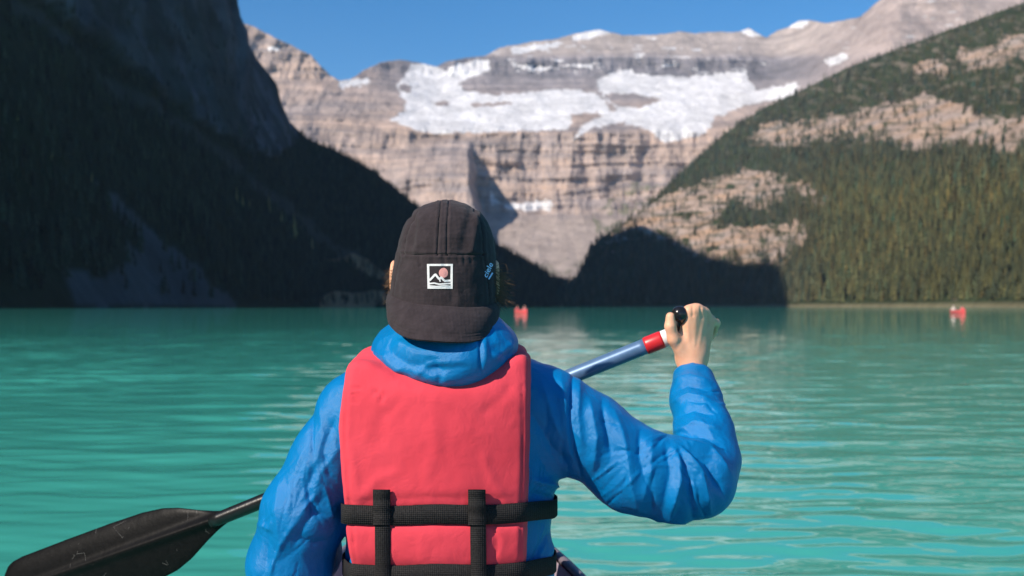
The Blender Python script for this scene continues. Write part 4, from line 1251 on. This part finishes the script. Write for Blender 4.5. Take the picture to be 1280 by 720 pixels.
# ---------------------------------------------------------------- trousers, shoes
HIPZ = 0.30
def trousers_sdf(X, Y, Z):
    d = ell_(X, Y, Z, (TX, 1.75, 0.325), (0.175, 0.135, 0.115))
    for s in (-1, 1):
        d = smin(d, chain(X, Y, Z, [(TX + s * .09, 1.76, .30), (TX + s * .105, 2.16, .36), (TX + s * .09, 2.30, .02)], [.095, .068, .052]), 0.03)
    return d
V, Q = sdf_mesh((-0.34, 1.56, -0.06), (0.12, 2.42, 0.47), 0.008, trousers_sdf)
V = relax(V, Q, 2); N = vnormals(V, Q)
V = V + N * (0.005 * fbm(V[:, 0] * 16, V[:, 1] * 10, V[:, 2] * 14, 3, 461, ridged=True))[:, None]
pchild('trousers', mesh_np('trousers', V, Q), m_pants)
for s in (-1, 1):
    def shoe(X, Y, Z):
        return smax(smin(cap_(X, Y, Z, (TX + s * .09, 2.28, .0), (TX + s * .10, 2.45, -.015), .042, .036), cap_(X, Y, Z, (TX + s * .09, 2.295, .0), (TX + s * .09, 2.30, .06), .045, .045), .02), -0.045 - Z, 0.006)
    V, Q = sdf_mesh((TX + s * .095 - .07, 2.2, -.07), (TX + s * .095 + .07, 2.52, .12), 0.006, shoe)
    pchild('shoe', mesh_np('shoe', relax(V, Q, 1), Q), m_shoe)

# ---------------------------------------------------------------- body: head, neck, trunk, arms and hands
HC = P(556, 345, 1.70)
ET = 0.0
def head_sdf(X, Y, Z):
    d = ell_(X, Y, Z, HC + np.array([0, 0.008, 0.012]), (0.076, 0.089, 0.104))
    d = smin(d, ell_(X, Y, Z, HC + np.array([0, 0.035, -0.055]), (0.060, 0.070, 0.075)), 0.03)
    d = smin(d, cap_(X, Y, Z, HC + np.array([0, 0.005, -0.06]), HC + np.array([0, 0.01, -0.20]), 0.055, 0.058), 0.025)
    d = smin(d, cap_(X, Y, Z, HC + np.array([0, 0.098, 0.012]), HC + np.array([0, 0.118, -0.022]), 0.010, 0.014), 0.012)
    d = smin(d, ell_(X, Y, Z, HC + np.array([0, 0.098, -0.062]), (0.026, 0.012, 0.010)), 0.006)
    d = smax(d, -ell_(X, Y, Z, HC + np.array([0, 0.108, -0.063]), (0.022, 0.006, 0.0016)), 0.003)
    for s in (-1, 1):
        d = smax(d, -ell_(X, Y, Z, HC + np.array([s * .031, 0.104, 0.006]), (0.016, 0.014, 0.011)), 0.012)
        d = smin(d, ell_(X, Y, Z, HC + np.array([s * .031, 0.083, 0.006]), (0.012, 0.012, 0.012)), 0.003)
        e = ell_(X, Y, Z, HC + np.array([s * .0875, 0.002, -0.004]), (0.0085, 0.019, 0.032))
        e = smax(e, -ell_(X, Y, Z, HC + np.array([s * .0965, 0.006, -0.002]), (0.006, 0.011, 0.020)), 0.004)
        d = smin(d, e, 0.006)
    return d
bodyparts = []
V, Q = sdf_mesh(HC - np.array([0.12, 0.13, 0.19]), HC + np.array([0.12, 0.15, 0.15]), 0.004, head_sdf)
bodyparts.append((relax(V, Q, 1), Q))
def trunk_sdf(X, Y, Z):
    d = torso_sdf(X, Y, Z, -0.02)
    d = smin(d, cap_(X, Y, Z, SL, SR, 0.045, 0.045), 0.04)
    for pts, rr in ((R_ARM, R_RAD), (R_FORE, R_FRAD), (L_ARM, L_RAD), (L_FORE, L_FRAD)):
        d = smin(d, chain(X, Y, Z, pts, [min(0.045, r_ * 0.72) for r_ in rr], 0.02), 0.02)
    for s in (-1, 1):
        d = smin(d, chain(X, Y, Z, [(TX + s * .09, 1.76, .30), (TX + s * .105, 2.16, .36), (TX + s * .09, 2.30, .03)], [.075, .052, .04]), 0.03)
    return d
V, Q = sdf_mesh((-0.50, 1.60, -0.02), (0.46, 2.38, 0.88), 0.012, trunk_sdf)
bodyparts.append((relax(V, Q, 1), Q))
# right hand closed over the grip, seen from the back of the wrist
W0 = P(866, 474, 1.942); W1 = P(865, 447, 1.950)
KN = [P(861, 390, 1.936), P(871, 388, 1.942), P(880, 392, 1.954), P(888, 401, 1.968)]
PIP = [P(860, 392, 1.980), P(872, 391, 1.988), P(884, 396, 1.994), P(895, 404, 1.992)]
DIP = [P(850, 406, 2.008), P(862, 402, 2.020), P(876, 406, 2.026), P(891, 416, 2.020)]
TIP = [P(846, 420, 1.996), P(858, 420, 2.004), P(871, 422, 2.008), P(884, 428, 2.006)]
TH = [P(856, 444, 1.942), P(842, 424, 1.930), P(838, 408, 1.926), P(838, 396, 1.927)]
def hand_sdf(X, Y, Z):
    d = cap_(X, Y, Z, W0, W1, 0.0255, 0.0265)
    for k in range(4):
        base = W1 + (np.array([-0.014, 0, 0]) + k * np.array([0.0095, 0.003, 0]))
        d = smin(d, cap_(X, Y, Z, base, KN[k], 0.0165, [0.0126, 0.0130, 0.0122, 0.0108][k]), 0.018)
    d = smin(d, cap_(X, Y, Z, W1 + np.array([-0.008, 0.0, 0.01]), P(846, 425, 1.938), 0.019, 0.012), 0.012)
    th = chain(X, Y, Z, TH, [0.0155, 0.0118, 0.0108, 0.0092], 0.005)
    d = smin(d, th, 0.006)
    for k in range(4):
        r_ = [0.0102, 0.0105, 0.0098, 0.0086][k]
        fg = chain(X, Y, Z, [KN[k], PIP[k], DIP[k], TIP[k]], [r_ * 1.1, r_, r_ * 0.92, r_ * 0.82], 0.004)
        d = smin(d, fg, 0.006)
    return d
V, Q = sdf_mesh(P(866, 430, 1.97) - np.array([0.07, 0.075, 0.085]), P(866, 430, 1.97) + np.array([0.07, 0.085, 0.085]), 0.0024, hand_sdf)
V = relax(V, Q, 2); N = vnormals(V, Q)
# tendons and knuckle creases on the back of the hand
vx, vy = to_px(V); face = smooth(0.2, -0.3, N[:, 1]); disp = np.zeros(len(V))
for pts, w, amp_ in [([(863, 432), (858, 400)], 2.2, 0.9), ([(868, 432), (870, 396)], 2.2, 1.0), ([(873, 434), (881, 400)], 2.2, 0.8), ([(863, 430), (864, 402)], 2.2, -0.7), ([(871, 432), (876, 402)], 2.2, -0.7),
                     ([(866, 383), (866, 395)], 1.5, -3.5), ([(876, 384), (877, 397)], 1.5, -3.5), ([(885, 391), (885, 406)], 1.5, -3.5), ([(846, 436), (856, 420), (852, 404)], 3, -2.0), ([(834, 404), (842, 404)], 1.0, -0.6), ([(835, 412), (842, 411)], 1.0, -0.5)]:
    d, t = pl_dist(vx, vy, pts); disp += 0.55 * amp_ * 1e-3 * np.exp(-(d / w) ** 2) * face
bodyparts.append((V + N * disp[:, None], Q))
# left hand round the shaft, hidden behind the sleeve
G0, G1 = P(836, 421, 1.992), P(275, 648, 2.160)
LH = G0 + (G1 - G0) * ((836 - 402) / (836 - 275.0) * 1.0)
axd = (G1 - G0) / np.linalg.norm(G1 - G0)
LW = L_FORE[-1]
pd = LH - LW; pd = pd - axd * (pd @ axd); pd /= np.linalg.norm(pd); qd = np.cross(axd, pd)
def lhand_sdf(X, Y, Z):
    pal = LH - pd * 0.030
    d = cap_(X, Y, Z, LW, pal - pd * 0.04, 0.024, 0.024)
    for k in range(4):
        o_ = axd * (k - 1.5) * 0.019
        a = pal - pd * 0.03 + o_ * 0.8; kn = LH - pd * 0.016 + qd * 0.026 + o_
        p1 = LH + pd * 0.022 + qd * 0.022 + o_; p2 = LH + pd * 0.028 - qd * 0.008 + o_; p3 = LH + pd * 0.008 - qd * 0.027 + o_
        d = smin(d, cap_(X, Y, Z, a, kn, 0.016, 0.011), 0.012)
        d = smin(d, chain(X, Y, Z, [kn, p1, p2, p3], [.0105, .0098, .009, .008], 0.004), 0.0035)
    d = smin(d, chain(X, Y, Z, [pal - axd * .03, LH - axd * .045 - qd * .02, LH - axd * .035 - qd * .026 + pd * .02], [.016, .0115, .0095], .005), 0.006)
    return d
V, Q = sdf_mesh(LH - 0.11, LH + 0.11, 0.004, lhand_sdf)
bodyparts.append((relax(V, Q, 1), Q))
bv, bf = join(bodyparts)
pchild('body', mesh_np('body', bv, bf), m_skin)

# ---------------------------------------------------------------- cap, worn backward
CY = 1.70; CPX = F / CY
cap_py = np.array([380, 368, 345, 320, 300, 285, 277, 270, 264, 258, 254, 251.5, 250.2])
cap_hw = np.array([67.2, 66.8, 65, 62, 59.0, 54.5, 50.5, 45.5, 39.5, 30.5, 21.5, 12, 2.0]) / CPX
cap_cx = np.array([555, 555, 556, 558, 558.5, 558.5, 559, 559, 559, 559.5, 560, 559.5, 559])
CRN = 130; CRA = 420
def crown_point(az, py):
    """az: 0 faces the camera, positive toward the right of the picture"""
    hw = np.interp(py, cap_py[::-1], cap_hw[::-1]); cx = np.interp(py, cap_py[::-1], cap_cx[::-1])
    dep = hw * np.interp(py, [250, 285, 318, 380], [1.20, 1.17, 1.15, 1.12])
    e = 2 / 2.25
    x = np.sign(np.sin(az)) * np.abs(np.sin(az)) ** e * hw; y = -np.sign(np.cos(az)) * np.abs(np.cos(az)) ** e * dep
    tilt = 0.006 * np.cos(az) * smooth(320, 385, py)             # the band sits lower at this side
    z = CAM_H + (HZ - py) / F * CY - tilt - 0.006 * smooth(340, 380, py) * (x / 0.09)
    return np.stack([(cx - 640) / F * CY + x, CY + 0.004 + y, z], -1)
py_rows = np.interp(np.linspace(0, 1, CRN), [0, 0.75, 1], [380, 262, 250.2])
az_c = np.linspace(-math.pi, math.pi, CRA, endpoint=False)
AZ, PYR = np.meshgrid(az_c, py_rows)
CV = crown_point(AZ, PYR)
CQ = grid_faces(CRN, CRA, wrap=True)
Vc = CV.reshape(-1, 3); Nc = vnormals(Vc, CQ)
cenv = Vc.mean(0); Nc *= np.sign((Nc * (Vc - cenv)).sum(1))[:, None]
cx_, cy_ = to_px(Vc)
front = Vc[:, 1] < CY + 0.02
seams = [([(500, 317), (530, 318.5), (560, 319), (606, 318)], 1.0), ([(547, 319), (548, 285), (551, 250)], 0.9), ([(559, 319), (559, 285), (561, 250)], 0.9),
         ([(504, 319), (507, 296), (514, 276), (522, 264)], 0.9), ([(604, 319), (604, 296), (600, 276), (594, 262)], 0.9), ([(604, 319), (610, 345), (612, 380)], 0.8), ([(500, 319), (494, 345), (491, 378)], 0.8)]
disp = np.zeros(len(Vc))
for pts, w in seams:
    d, t = pl_dist(cx_, cy_, pts)
    disp += (-0.0016 * np.exp(-(d / w) ** 2) + 0.0008 * np.exp(-((d - 3.2) / 1.6) ** 2)) * front
# soft dents and puckers under the seam
for pts, w, amp_ in [([(512, 268), (520, 280), (515, 305)], 4, -3.0), ([(590, 262), (584, 285), (578, 312)], 6, -2.5), ([(596, 270), (594, 290), (590, 312)], 4, 2.5), ([(524, 275), (522, 295), (520, 312)], 5, 2), ([(524, 321), (525, 332)], 2, -1.4), ([(537, 321), (536, 328)], 2, 1), ([(572, 321), (573, 329)], 2, -1.2), ([(580, 321), (581, 329)], 1.8, -1.2), ([(588, 321), (589, 328)], 1.8, -1.2), ([(555, 320), (556, 332)], 2.2, -1.6),
                     ([(568, 340), (574, 366), (572, 380)], 5, 1.5), ([(560, 345), (566, 372)], 4, -1.5)]:
    d, t = pl_dist(cx_, cy_, pts); disp += amp_ * 1e-3 * np.exp(-(d / w) ** 2) * front
disp += 0.0022 * fbm(Vc[:, 0] * 26, Vc[:, 1] * 26, Vc[:, 2] * 20, 3, 471)
Vc = Vc + Nc * disp[:, None]
# panels: split along the seams
fcx, fcy = cx_[CQ].mean(1), cy_[CQ].mean(1); ffront = front[CQ].all(1)
sx_l = np.interp(fcy, [262, 276, 296, 319, 345, 380], [523, 514, 507, 502, 494, 490]); sx_r = np.interp(fcy, [262, 276, 296, 319, 345, 380], [594, 600, 604, 605, 610, 613])
reg = np.zeros(len(CQ), int)
mid_ = ffront & (fcx > sx_l) & (fcx < sx_r)
reg[mid_ & (fcy > 318.4)] = 1
up_ = mid_ & (fcy <= 318.4)
reg[up_ & (fcx < np.interp(fcy, [250, 285, 319], [551, 548, 547]))] = 2
reg[up_ & (fcx >= np.interp(fcy, [250, 285, 319], [551, 548, 547])) & (fcx <= np.interp(fcy, [250, 285, 319], [561, 559, 559]))] = 3
reg[up_ & (fcx > np.interp(fcy, [250, 285, 319], [561, 559, 559]))] = 4
def submesh(V, Q, sel, name):
    q = Q[sel]; u, inv = np.unique(q, return_inverse=True)
    return mesh_np(name, V[u], inv.reshape(q.shape))
_n0 = np.cross(Vc[CQ[:, 1]] - Vc[CQ[:, 0]], Vc[CQ[:, 3]] - Vc[CQ[:, 0]])
if ((Vc[CQ[:, 0]] - cenv) * _n0).sum() < 0: CQ = CQ[:, ::-1]
capo = pchild('cap', submesh(Vc, CQ, reg == 0, 'cap'), m_cap)
for k, nm in ((1, 'front_panel'), (2, 'top_panel'), (3, 'top_strip'), (4, 'top_panel')):
    pchild(nm, submesh(Vc, CQ, reg == k, nm), m_cap, capo)
for o in (capo,) + tuple(capo.children):
    md = o.modifiers.new('thickness', 'SOLIDIFY'); md.thickness = 0.0018; md.offset = -1
# top button strip is not seen; the brim hangs at the near side
bn, bmr = 90, 26
azb = np.linspace(-1.62, 1.62, bn)
BV = np.zeros((bn, bmr, 3))
inner = crown_point(azb, np.full(bn, 379.0) - 10 * np.abs(np.sin(azb)) ** 3) + np.array([0, 0, 0.0])
for i, a in enumerate(azb):
    Lb = 0.067 * np.clip(1 - (abs(a) / 1.62) ** 2.7, 0, 1) ** 0.75
    out = np.array([0.28 * math.sin(a) * abs(math.cos(a)) ** 0.5, -math.cos(a) ** 1.0, 0])
    for k in range(bmr):
        s = k / (bmr - 1)
        dwn = 0.70 * s + 0.12 * s * s
        BV[i, k] = inner[i] + out * Lb * (0.66 * s) + np.array([0, 0, -1]) * Lb * dwn
        BV[i, k] += np.array([math.sin(a), -math.cos(a), 0]) * 0.0035 * math.sin(math.pi * min(1, s * 1.1)) - np.array([0, 0, 0.006 * (math.sin(a) > 0) * math.sin(a) ** 2])
Vb = BV.reshape(-1, 3); Qb = grid_faces(bn, bmr); Nb = vnormals(Vb, Qb); Nb *= np.sign(-Nb[:, 1:2] + 1e-9)
kk = np.tile(np.arange(bmr) / (bmr - 1), bn)
stitch = np.zeros(len(Vb))
for s0 in (0.955, 0.885, 0.80): stitch -= 0.0007 * np.exp(-((kk - s0) / 0.018) ** 2)
stitch += 0.0014 * fbm(Vb[:, 0] * 24, Vb[:, 1] * 24, Vb[:, 2] * 24, 3, 481)
Vb = Vb + Nb * stitch[:, None]
brim = pchild('brim', mesh_np('brim', Vb, Qb), m_cap, capo)
md = brim.modifiers.new('thickness', 'SOLIDIFY'); md.thickness = 0.0036; md.offset = 0
md2 = brim.modifiers.new('round', 'BEVEL'); md2.width = 0.0012; md2.segments = 2; md2.limit_method = 'ANGLE'

bvh_cap = BVHTree.FromPolygons([tuple(p) for p in Vc], [tuple(int(i) for i in f) for f in CQ])
def on_cap(px, py, lift):
    d = (Vector(P(px, py, 1.0)) - Vector((0, 0, CAM_H))).normalized()
    loc, nr, _, _ = bvh_cap.ray_cast(Vector((0, 0, CAM_H)), d, 5)
    if loc is None: return np.array(P(px, py, CY))
    if nr.dot(d) > 0: nr = -nr
    return np.array(loc + nr * lift)
def patch_piece(name, polys, mat, lift, thick=0.0007, grid=None):
    """flat embroidered shape laid on the cap: outlines in pixel units, tessellated by strips"""
    parts_ = []
    for poly in polys:                     # each poly: (n,2) rings as quads strips
        A, B = np.array(poly[0], float), np.array(poly[1], float)
        n = len(A); m_ = 4
        G = np.array([[A[i] + (B[i] - A[i]) * j / (m_ - 1) for j in range(m_)] for i in range(n)])
        top = np.array([[on_cap(x, y, lift + thick) for x, y in r_] for r_ in G]).reshape(-1, 3)
        bot = np.array([[on_cap(x, y, lift - 0.0002) for x, y in r_] for r_ in G]).reshape(-1, 3)
        q1 = grid_faces(n, m_)
        ring = [i * m_ for i in range(n)] + [(n - 1) * m_ + j for j in range(1, m_)] + [i * m_ + m_ - 1 for i in range(n - 2, -1, -1)] + [j for j in range(m_ - 2, 0, -1)]
        ring = np.array(ring); r2 = np.roll(ring, -1); o_ = n * m_
        q3 = np.stack([ring, r2, r2 + o_, ring + o_], 1)
        parts_.append((np.concatenate([top, bot]), np.concatenate([q1, q1[:, ::-1] + o_, q3])))
    v_, f_ = join(parts_)
    return pchild(name, mesh_np(name, v_, f_, False), mat, capo)
def line(pts, w):
    """constant-width band along pixel points"""
    p = np.array(pts, float); s = np.concatenate([[0], np.cumsum(np.hypot(*np.diff(p, axis=0).T))])
    t = np.unique(np.concatenate([s, np.linspace(0, s[-1], 12)])); p = np.stack([np.interp(t, s, p[:, 0]), np.interp(t, s, p[:, 1])], 1)
    g = np.gradient(p, axis=0); g /= np.linalg.norm(g, axis=1, keepdims=True); nn = np.stack([-g[:, 1], g[:, 0]], 1)
    return (p - nn * w / 2, p + nn * w / 2)
BX0, BX1, BY0, BY1 = 534.0, 566.0, 330.0, 361.0
patch_piece('badge_ground', [(np.array([(x, BY0 + 1) for x in np.linspace(BX0 + 1, BX1 - 1, 9)]), np.array([(x, BY1 - 1) for x in np.linspace(BX0 + 1, BX1 - 1, 9)]))], m_dark, 0.0002, 0.0004)
patch_piece('badge_frame', [line([(BX0, BY0 + 1.3), (BX1, BY0 + 1.3)], 2.6), line([(BX0 + 0.6, BY1 - 1.5), (BX1, BY1 - 1.5)], 3.0), line([(BX0 + 1.4, BY0 + 2.5), (BX0 + 1.9, BY1 - 2.8)], 2.7), line([(BX1 - 1.4, BY0 + 2.5), (BX1 - 1.3, BY1 - 2.8)], 2.7)], m_white, 0.0006, 0.0007)
th = np.linspace(0.02, math.pi - 0.02, 17)
patch_piece('badge_sun', [(np.stack([554.3 + 5.6 * np.cos(th), 341.2 - 6.1 * np.sin(th)], 1), np.stack([554.3 + 5.6 * np.cos(th), 341.2 + 6.1 * np.sin(th)], 1))], m_pink, 0.0006, 0.0005)
patch_piece('badge_mountain', [line([(537.2, 350.6), (544.4, 343.0), (549.2, 349.2), (551.6, 346.6), (555.2, 351.0)], 2.6), line([(555.0, 351.4), (564, 350.6)], 2.6), line([(549, 348.6), (550.4, 352.2)], 1.6)], m_white, 0.0010, 0.0007)
patch_piece('badge_wave', [line([(537, 354.6), (543, 354.0), (549, 355.4), (556, 354.8), (563.5, 354.4)], 1.9)], m_white, 0.0010, 0.0006)
patch_piece('badge_wave', [line([(537, 357.4), (546, 358.2), (555, 357.2), (563.5, 358.0)], 1.6)], m_white, 0.0010, 0.0006)

# lettering on the side panel
def cap_text(txt, cx, cy, size, ang, squeeze):
    cu_ = bpy.data.curves.new('lettering', 'FONT'); cu_.body = txt; cu_.align_x = 'CENTER'; cu_.align_y = 'CENTER'; cu_.size = 1.0; cu_.resolution_u = 4
    cu_.offset = 0.012
    to = bpy.data.objects.new('lettering', cu_); COL.objects.link(to)
    dg = bpy.context.evaluated_depsgraph_get(); dg.update()
    me = bpy.data.meshes.new_from_object(to.evaluated_get(dg))
    bpy.data.objects.remove(to); bpy.data.curves.remove(cu_)
    bm = bmesh.new(); bm.from_mesh(me)
    bmesh.ops.triangulate(bm, faces=bm.faces[:])
    bmesh.ops.subdivide_edges(bm, edges=[e for e in bm.edges if e.calc_length() > 0.25], cuts=1)
    ca, sa = math.cos(ang), math.sin(ang)
    for v_ in bm.verts:
        u, w = v_.co.x * size, v_.co.y * size
        dx = (u * ca - w * sa) * squeeze; dy = -(u * sa + w * ca)
        v_.co = Vector(on_cap(cx + dx, cy + dy, 0.0009))
    bmesh.ops.recalc_face_normals(bm, faces=bm.faces[:])
    bm.to_mesh(me); bm.free()
    return me
pchild('lettering', cap_text('ciele', 609.8, 337.5, 11.0, math.radians(62), 0.80), m_lbl, capo)
patch_piece('printed_mark', [line([(610.6, 349.0), (615.4, 341.0)], 1.6)], m_lbl, 0.0004, 0.0004)

# ---------------------------------------------------------------- hair: short back and wisps at the ears
hr = np.random.default_rng(21)
parts_ = []
def strand(p0, p1, bend, r0):
    t = np.linspace(0, 1, 6)[:, None]
    pts = p0 * (1 - t) + p1 * t + np.sin(t * math.pi) * bend
    return tube(pts, r0 * (1 - 0.8 * t[:, 0]), 4, False)
for k in range(260):
    a = hr.choice([-1, 1], p=[0.3, 0.7])
    root = HC + np.array([a * (0.080 + 0.006 * hr.random()), 0.012 - 0.045 * hr.random(), -0.015 - 0.055 * hr.random() + 0.03])
    ln = 0.016 + 0.022 * hr.random() + (0.008 if a > 0 else 0)
    dirn = np.array([a * (0.35 + 0.6 * hr.random()), 0.25 * hr.normal(), -0.9 + 0.9 * hr.random()]); dirn /= np.linalg.norm(dirn)
    parts_.append(strand(root, root + dirn * ln * (1 if a > 0 else 0.7), np.array([a * 0.004 * hr.normal(), 0.003 * hr.normal(), 0.005 * hr.normal()]), 0.00042))
for k in range(420):
    th_ = hr.uniform(-1.9, 1.9); z_ = hr.uniform(-0.085, -0.03)
    root = HC + np.array([0.074 * math.sin(th_), -0.086 * math.cos(th_) + 0.01, z_])
    parts_.append(strand(root, root + np.array([0.006 * math.sin(th_) + 0.004 * hr.normal(), -0.006 * math.cos(th_), -0.025]), np.array([0.002 * hr.normal(), -0.003, 0]), 0.0006))
v_, f_ = join(parts_)
pchild('hair', mesh_np('hair', v_, f_), m_hair)

# ================================================================== the paddle
paddle = empty('paddle', tuple(G0), 'black-bladed canoe paddle with a blue shaft held across the lap', 'paddle')
def kchild(name, me, mat, parent=None):
    o = obj(name, me, mat, parent or paddle)
    if parent is None: o.matrix_parent_inverse = Matrix.Translation(paddle.location).inverted()
    return o
m_blue = NT('blue_anodised_shaft')
m_blue.setb(Roughness=0.36, Metallic=0.25)
m_blue.base(m_blue.ramp(m_blue.noise(60, 4, 0.6, m_blue.coord()), [(0.3, (0.085, 0.165, 0.29)), (0.7, (0.12, 0.205, 0.35))]))
mb = NT('scuffed_black_plastic')
c_ = mb.coord()
sc1 = mb.noise(60, 6, 0.7, mb.mapping(c_, (1, 1, 1)), 1.5)
vor = mb.new('ShaderNodeTexVoronoi', feature='DISTANCE_TO_EDGE'); mb.link(mb.mapping(c_, (9, 9, 9)), vor.inputs['Vector']); vor.inputs['Scale'].default_value = 3.0
scr = mb.math('MULTIPLY', mb.math('LESS_THAN', vor.outputs['Distance'], 0.007), mb.math('GREATER_THAN', mb.noise(14, 4, 0.6, c_), 0.60))
mb.base(mb.mix(scr, mb.ramp(sc1, [(0.35, (0.004, 0.004, 0.0045)), (0.8, (0.010, 0.0095, 0.010))]), (0.12, 0.115, 0.11)))
mb.setb(Roughness=0.36, Specular_IOR_Level=0.10)
mb.norm(mb.bump(mb.noise(90, 5, 0.6, c_), 0.2, 0.002))
m_black = mb.mat
m_shaft = simple_mat('black_shaft_plastic', (0.010, 0.010, 0.011), 0.28, 0.45, 0.2, 60, 0.15, 120)
m_gloss = simple_mat('black_grip_plastic', (0.012, 0.011, 0.012), 0.22, 0.5, 0.1, 20)
m_redc = simple_mat('red_collar', (0.62, 0.02, 0.025), 0.35, 0.5, 0.08, 30)
m_whitec = simple_mat('white_collar', (0.75, 0.74, 0.72), 0.4, 0.5, 0.05, 30)
def along(q): return G0 + (G1 - G0) * q
SPLIT = 0.45
t = np.linspace(0.04, SPLIT, 24)
v_, f_ = tube([along(q) for q in t], 0.0160, 28); kchild('shaft', mesh_np('shaft', v_, f_), m_blue.mat)
t = np.linspace(SPLIT - 0.002, 1.02, 30)
v_, f_ = tube([along(q) for q in t], np.interp(t, [SPLIT, 0.9, 1.02], [0.0165, 0.0155, 0.0150]), 28); kchild('lower_shaft', mesh_np('lower_shaft', v_, f_), m_shaft)
v_, f_ = tube([along(q) for q in (0.012, 0.016, 0.044, 0.048)], [0.0172, 0.0180, 0.0180, 0.0172], 28); kchild('collar', mesh_np('collar', v_, f_), m_redc)
v_, f_ = tube([along(q) for q in (-0.004, -0.001, 0.0115, 0.0130)], [0.0162, 0.0172, 0.0172, 0.0164], 28); kchild('collar_ring', mesh_np('collar_ring', v_, f_), m_whitec)
# T grip: a bar across the end, its end showing between thumb and finger
ga, gb = P(849.5, 392.5, 1.933), P(866, 428, 2.030)
def grip_sdf(X, Y, Z):
    d = cap_(X, Y, Z, ga, gb, 0.0162, 0.0165)
    return smin(d, cap_(X, Y, Z, along(0.004), (ga + gb) / 2 + np.array([0, 0, -0.004]), 0.0140, 0.0135), 0.014)
V, Q = sdf_mesh(np.minimum(ga, gb) - 0.05, np.maximum(ga, gb) + 0.05, 0.0028, grip_sdf)
kchild('grip', mesh_np('grip', relax(V, Q, 2), Q), m_gloss)
# blade
ax_ = (P(70, 720, 2.26) - P(275, 648, 2.16)); ax_ /= np.linalg.norm(ax_)
Bw = np.cross(ax_, np.array([0.10, -1.0, 0.22])); Bw /= np.linalg.norm(Bw); Bw *= np.sign(Bw[2])
Bn = np.cross(Bw, ax_); Bn *= -np.sign(Bn[1])
LB = 0.61
sb = np.linspace(0, 1, 70); wb = np.linspace(-1, 1, 41)
hwb = np.interp(sb * 0.49, [0, 0.02, 0.05, 0.09, 0.125, 0.17, 0.24, 0.34, 0.44, 0.465, 0.48, 0.49], [0.014, 0.022, 0.038, 0.062, 0.076, 0.0835, 0.0855, 0.0845, 0.082, 0.077, 0.066, 0.040])
B0 = along(0.985)
def blade_surface(side):
    G = np.zeros((70, 41, 3))
    for i in range(70):
        w = wb * hwb[i] * np.where(wb > 0, 0.84, 1.0)
        rid = 0.0150 * (1 - 0.62 * sb[i]) * np.exp(-(w / (0.0125 * (1 - 0.35 * sb[i]))) ** 2)
        camber = -0.016 * (wb ** 2) * smooth(0, 0.4, sb[i])
        edge_t = 0.0028 * np.clip(1 - np.abs(wb) ** 8, 0.15, 1)
        G[i] = B0 + ax_ * (sb[i] * LB) + Bw * w[:, None] + Bn * (camber + side * (edge_t + rid * 0.8))[:, None]
    return G
top, bot = blade_surface(1), blade_surface(-1)
n_ = 70 * 41; qf = grid_faces(70, 41)
ring = [i * 41 for i in range(70)] + [69 * 41 + j for j in range(1, 41)] + [i * 41 + 40 for i in range(68, -1, -1)] + [j for j in range(39, 0, -1)]
ring = np.array(ring); r2 = np.roll(ring, -1)
Fb = np.concatenate([qf, qf[:, ::-1] + n_, np.stack([ring, ring + n_, r2 + n_, r2], 1)])
me = mesh_np('blade', np.concatenate([top.reshape(-1, 3), bot.reshape(-1, 3)]), Fb)
bm = bmesh.new(); bm.from_mesh(me); bmesh.ops.recalc_face_normals(bm, faces=bm.faces[:]); bm.to_mesh(me); bm.free()
kchild('blade', me, m_black)
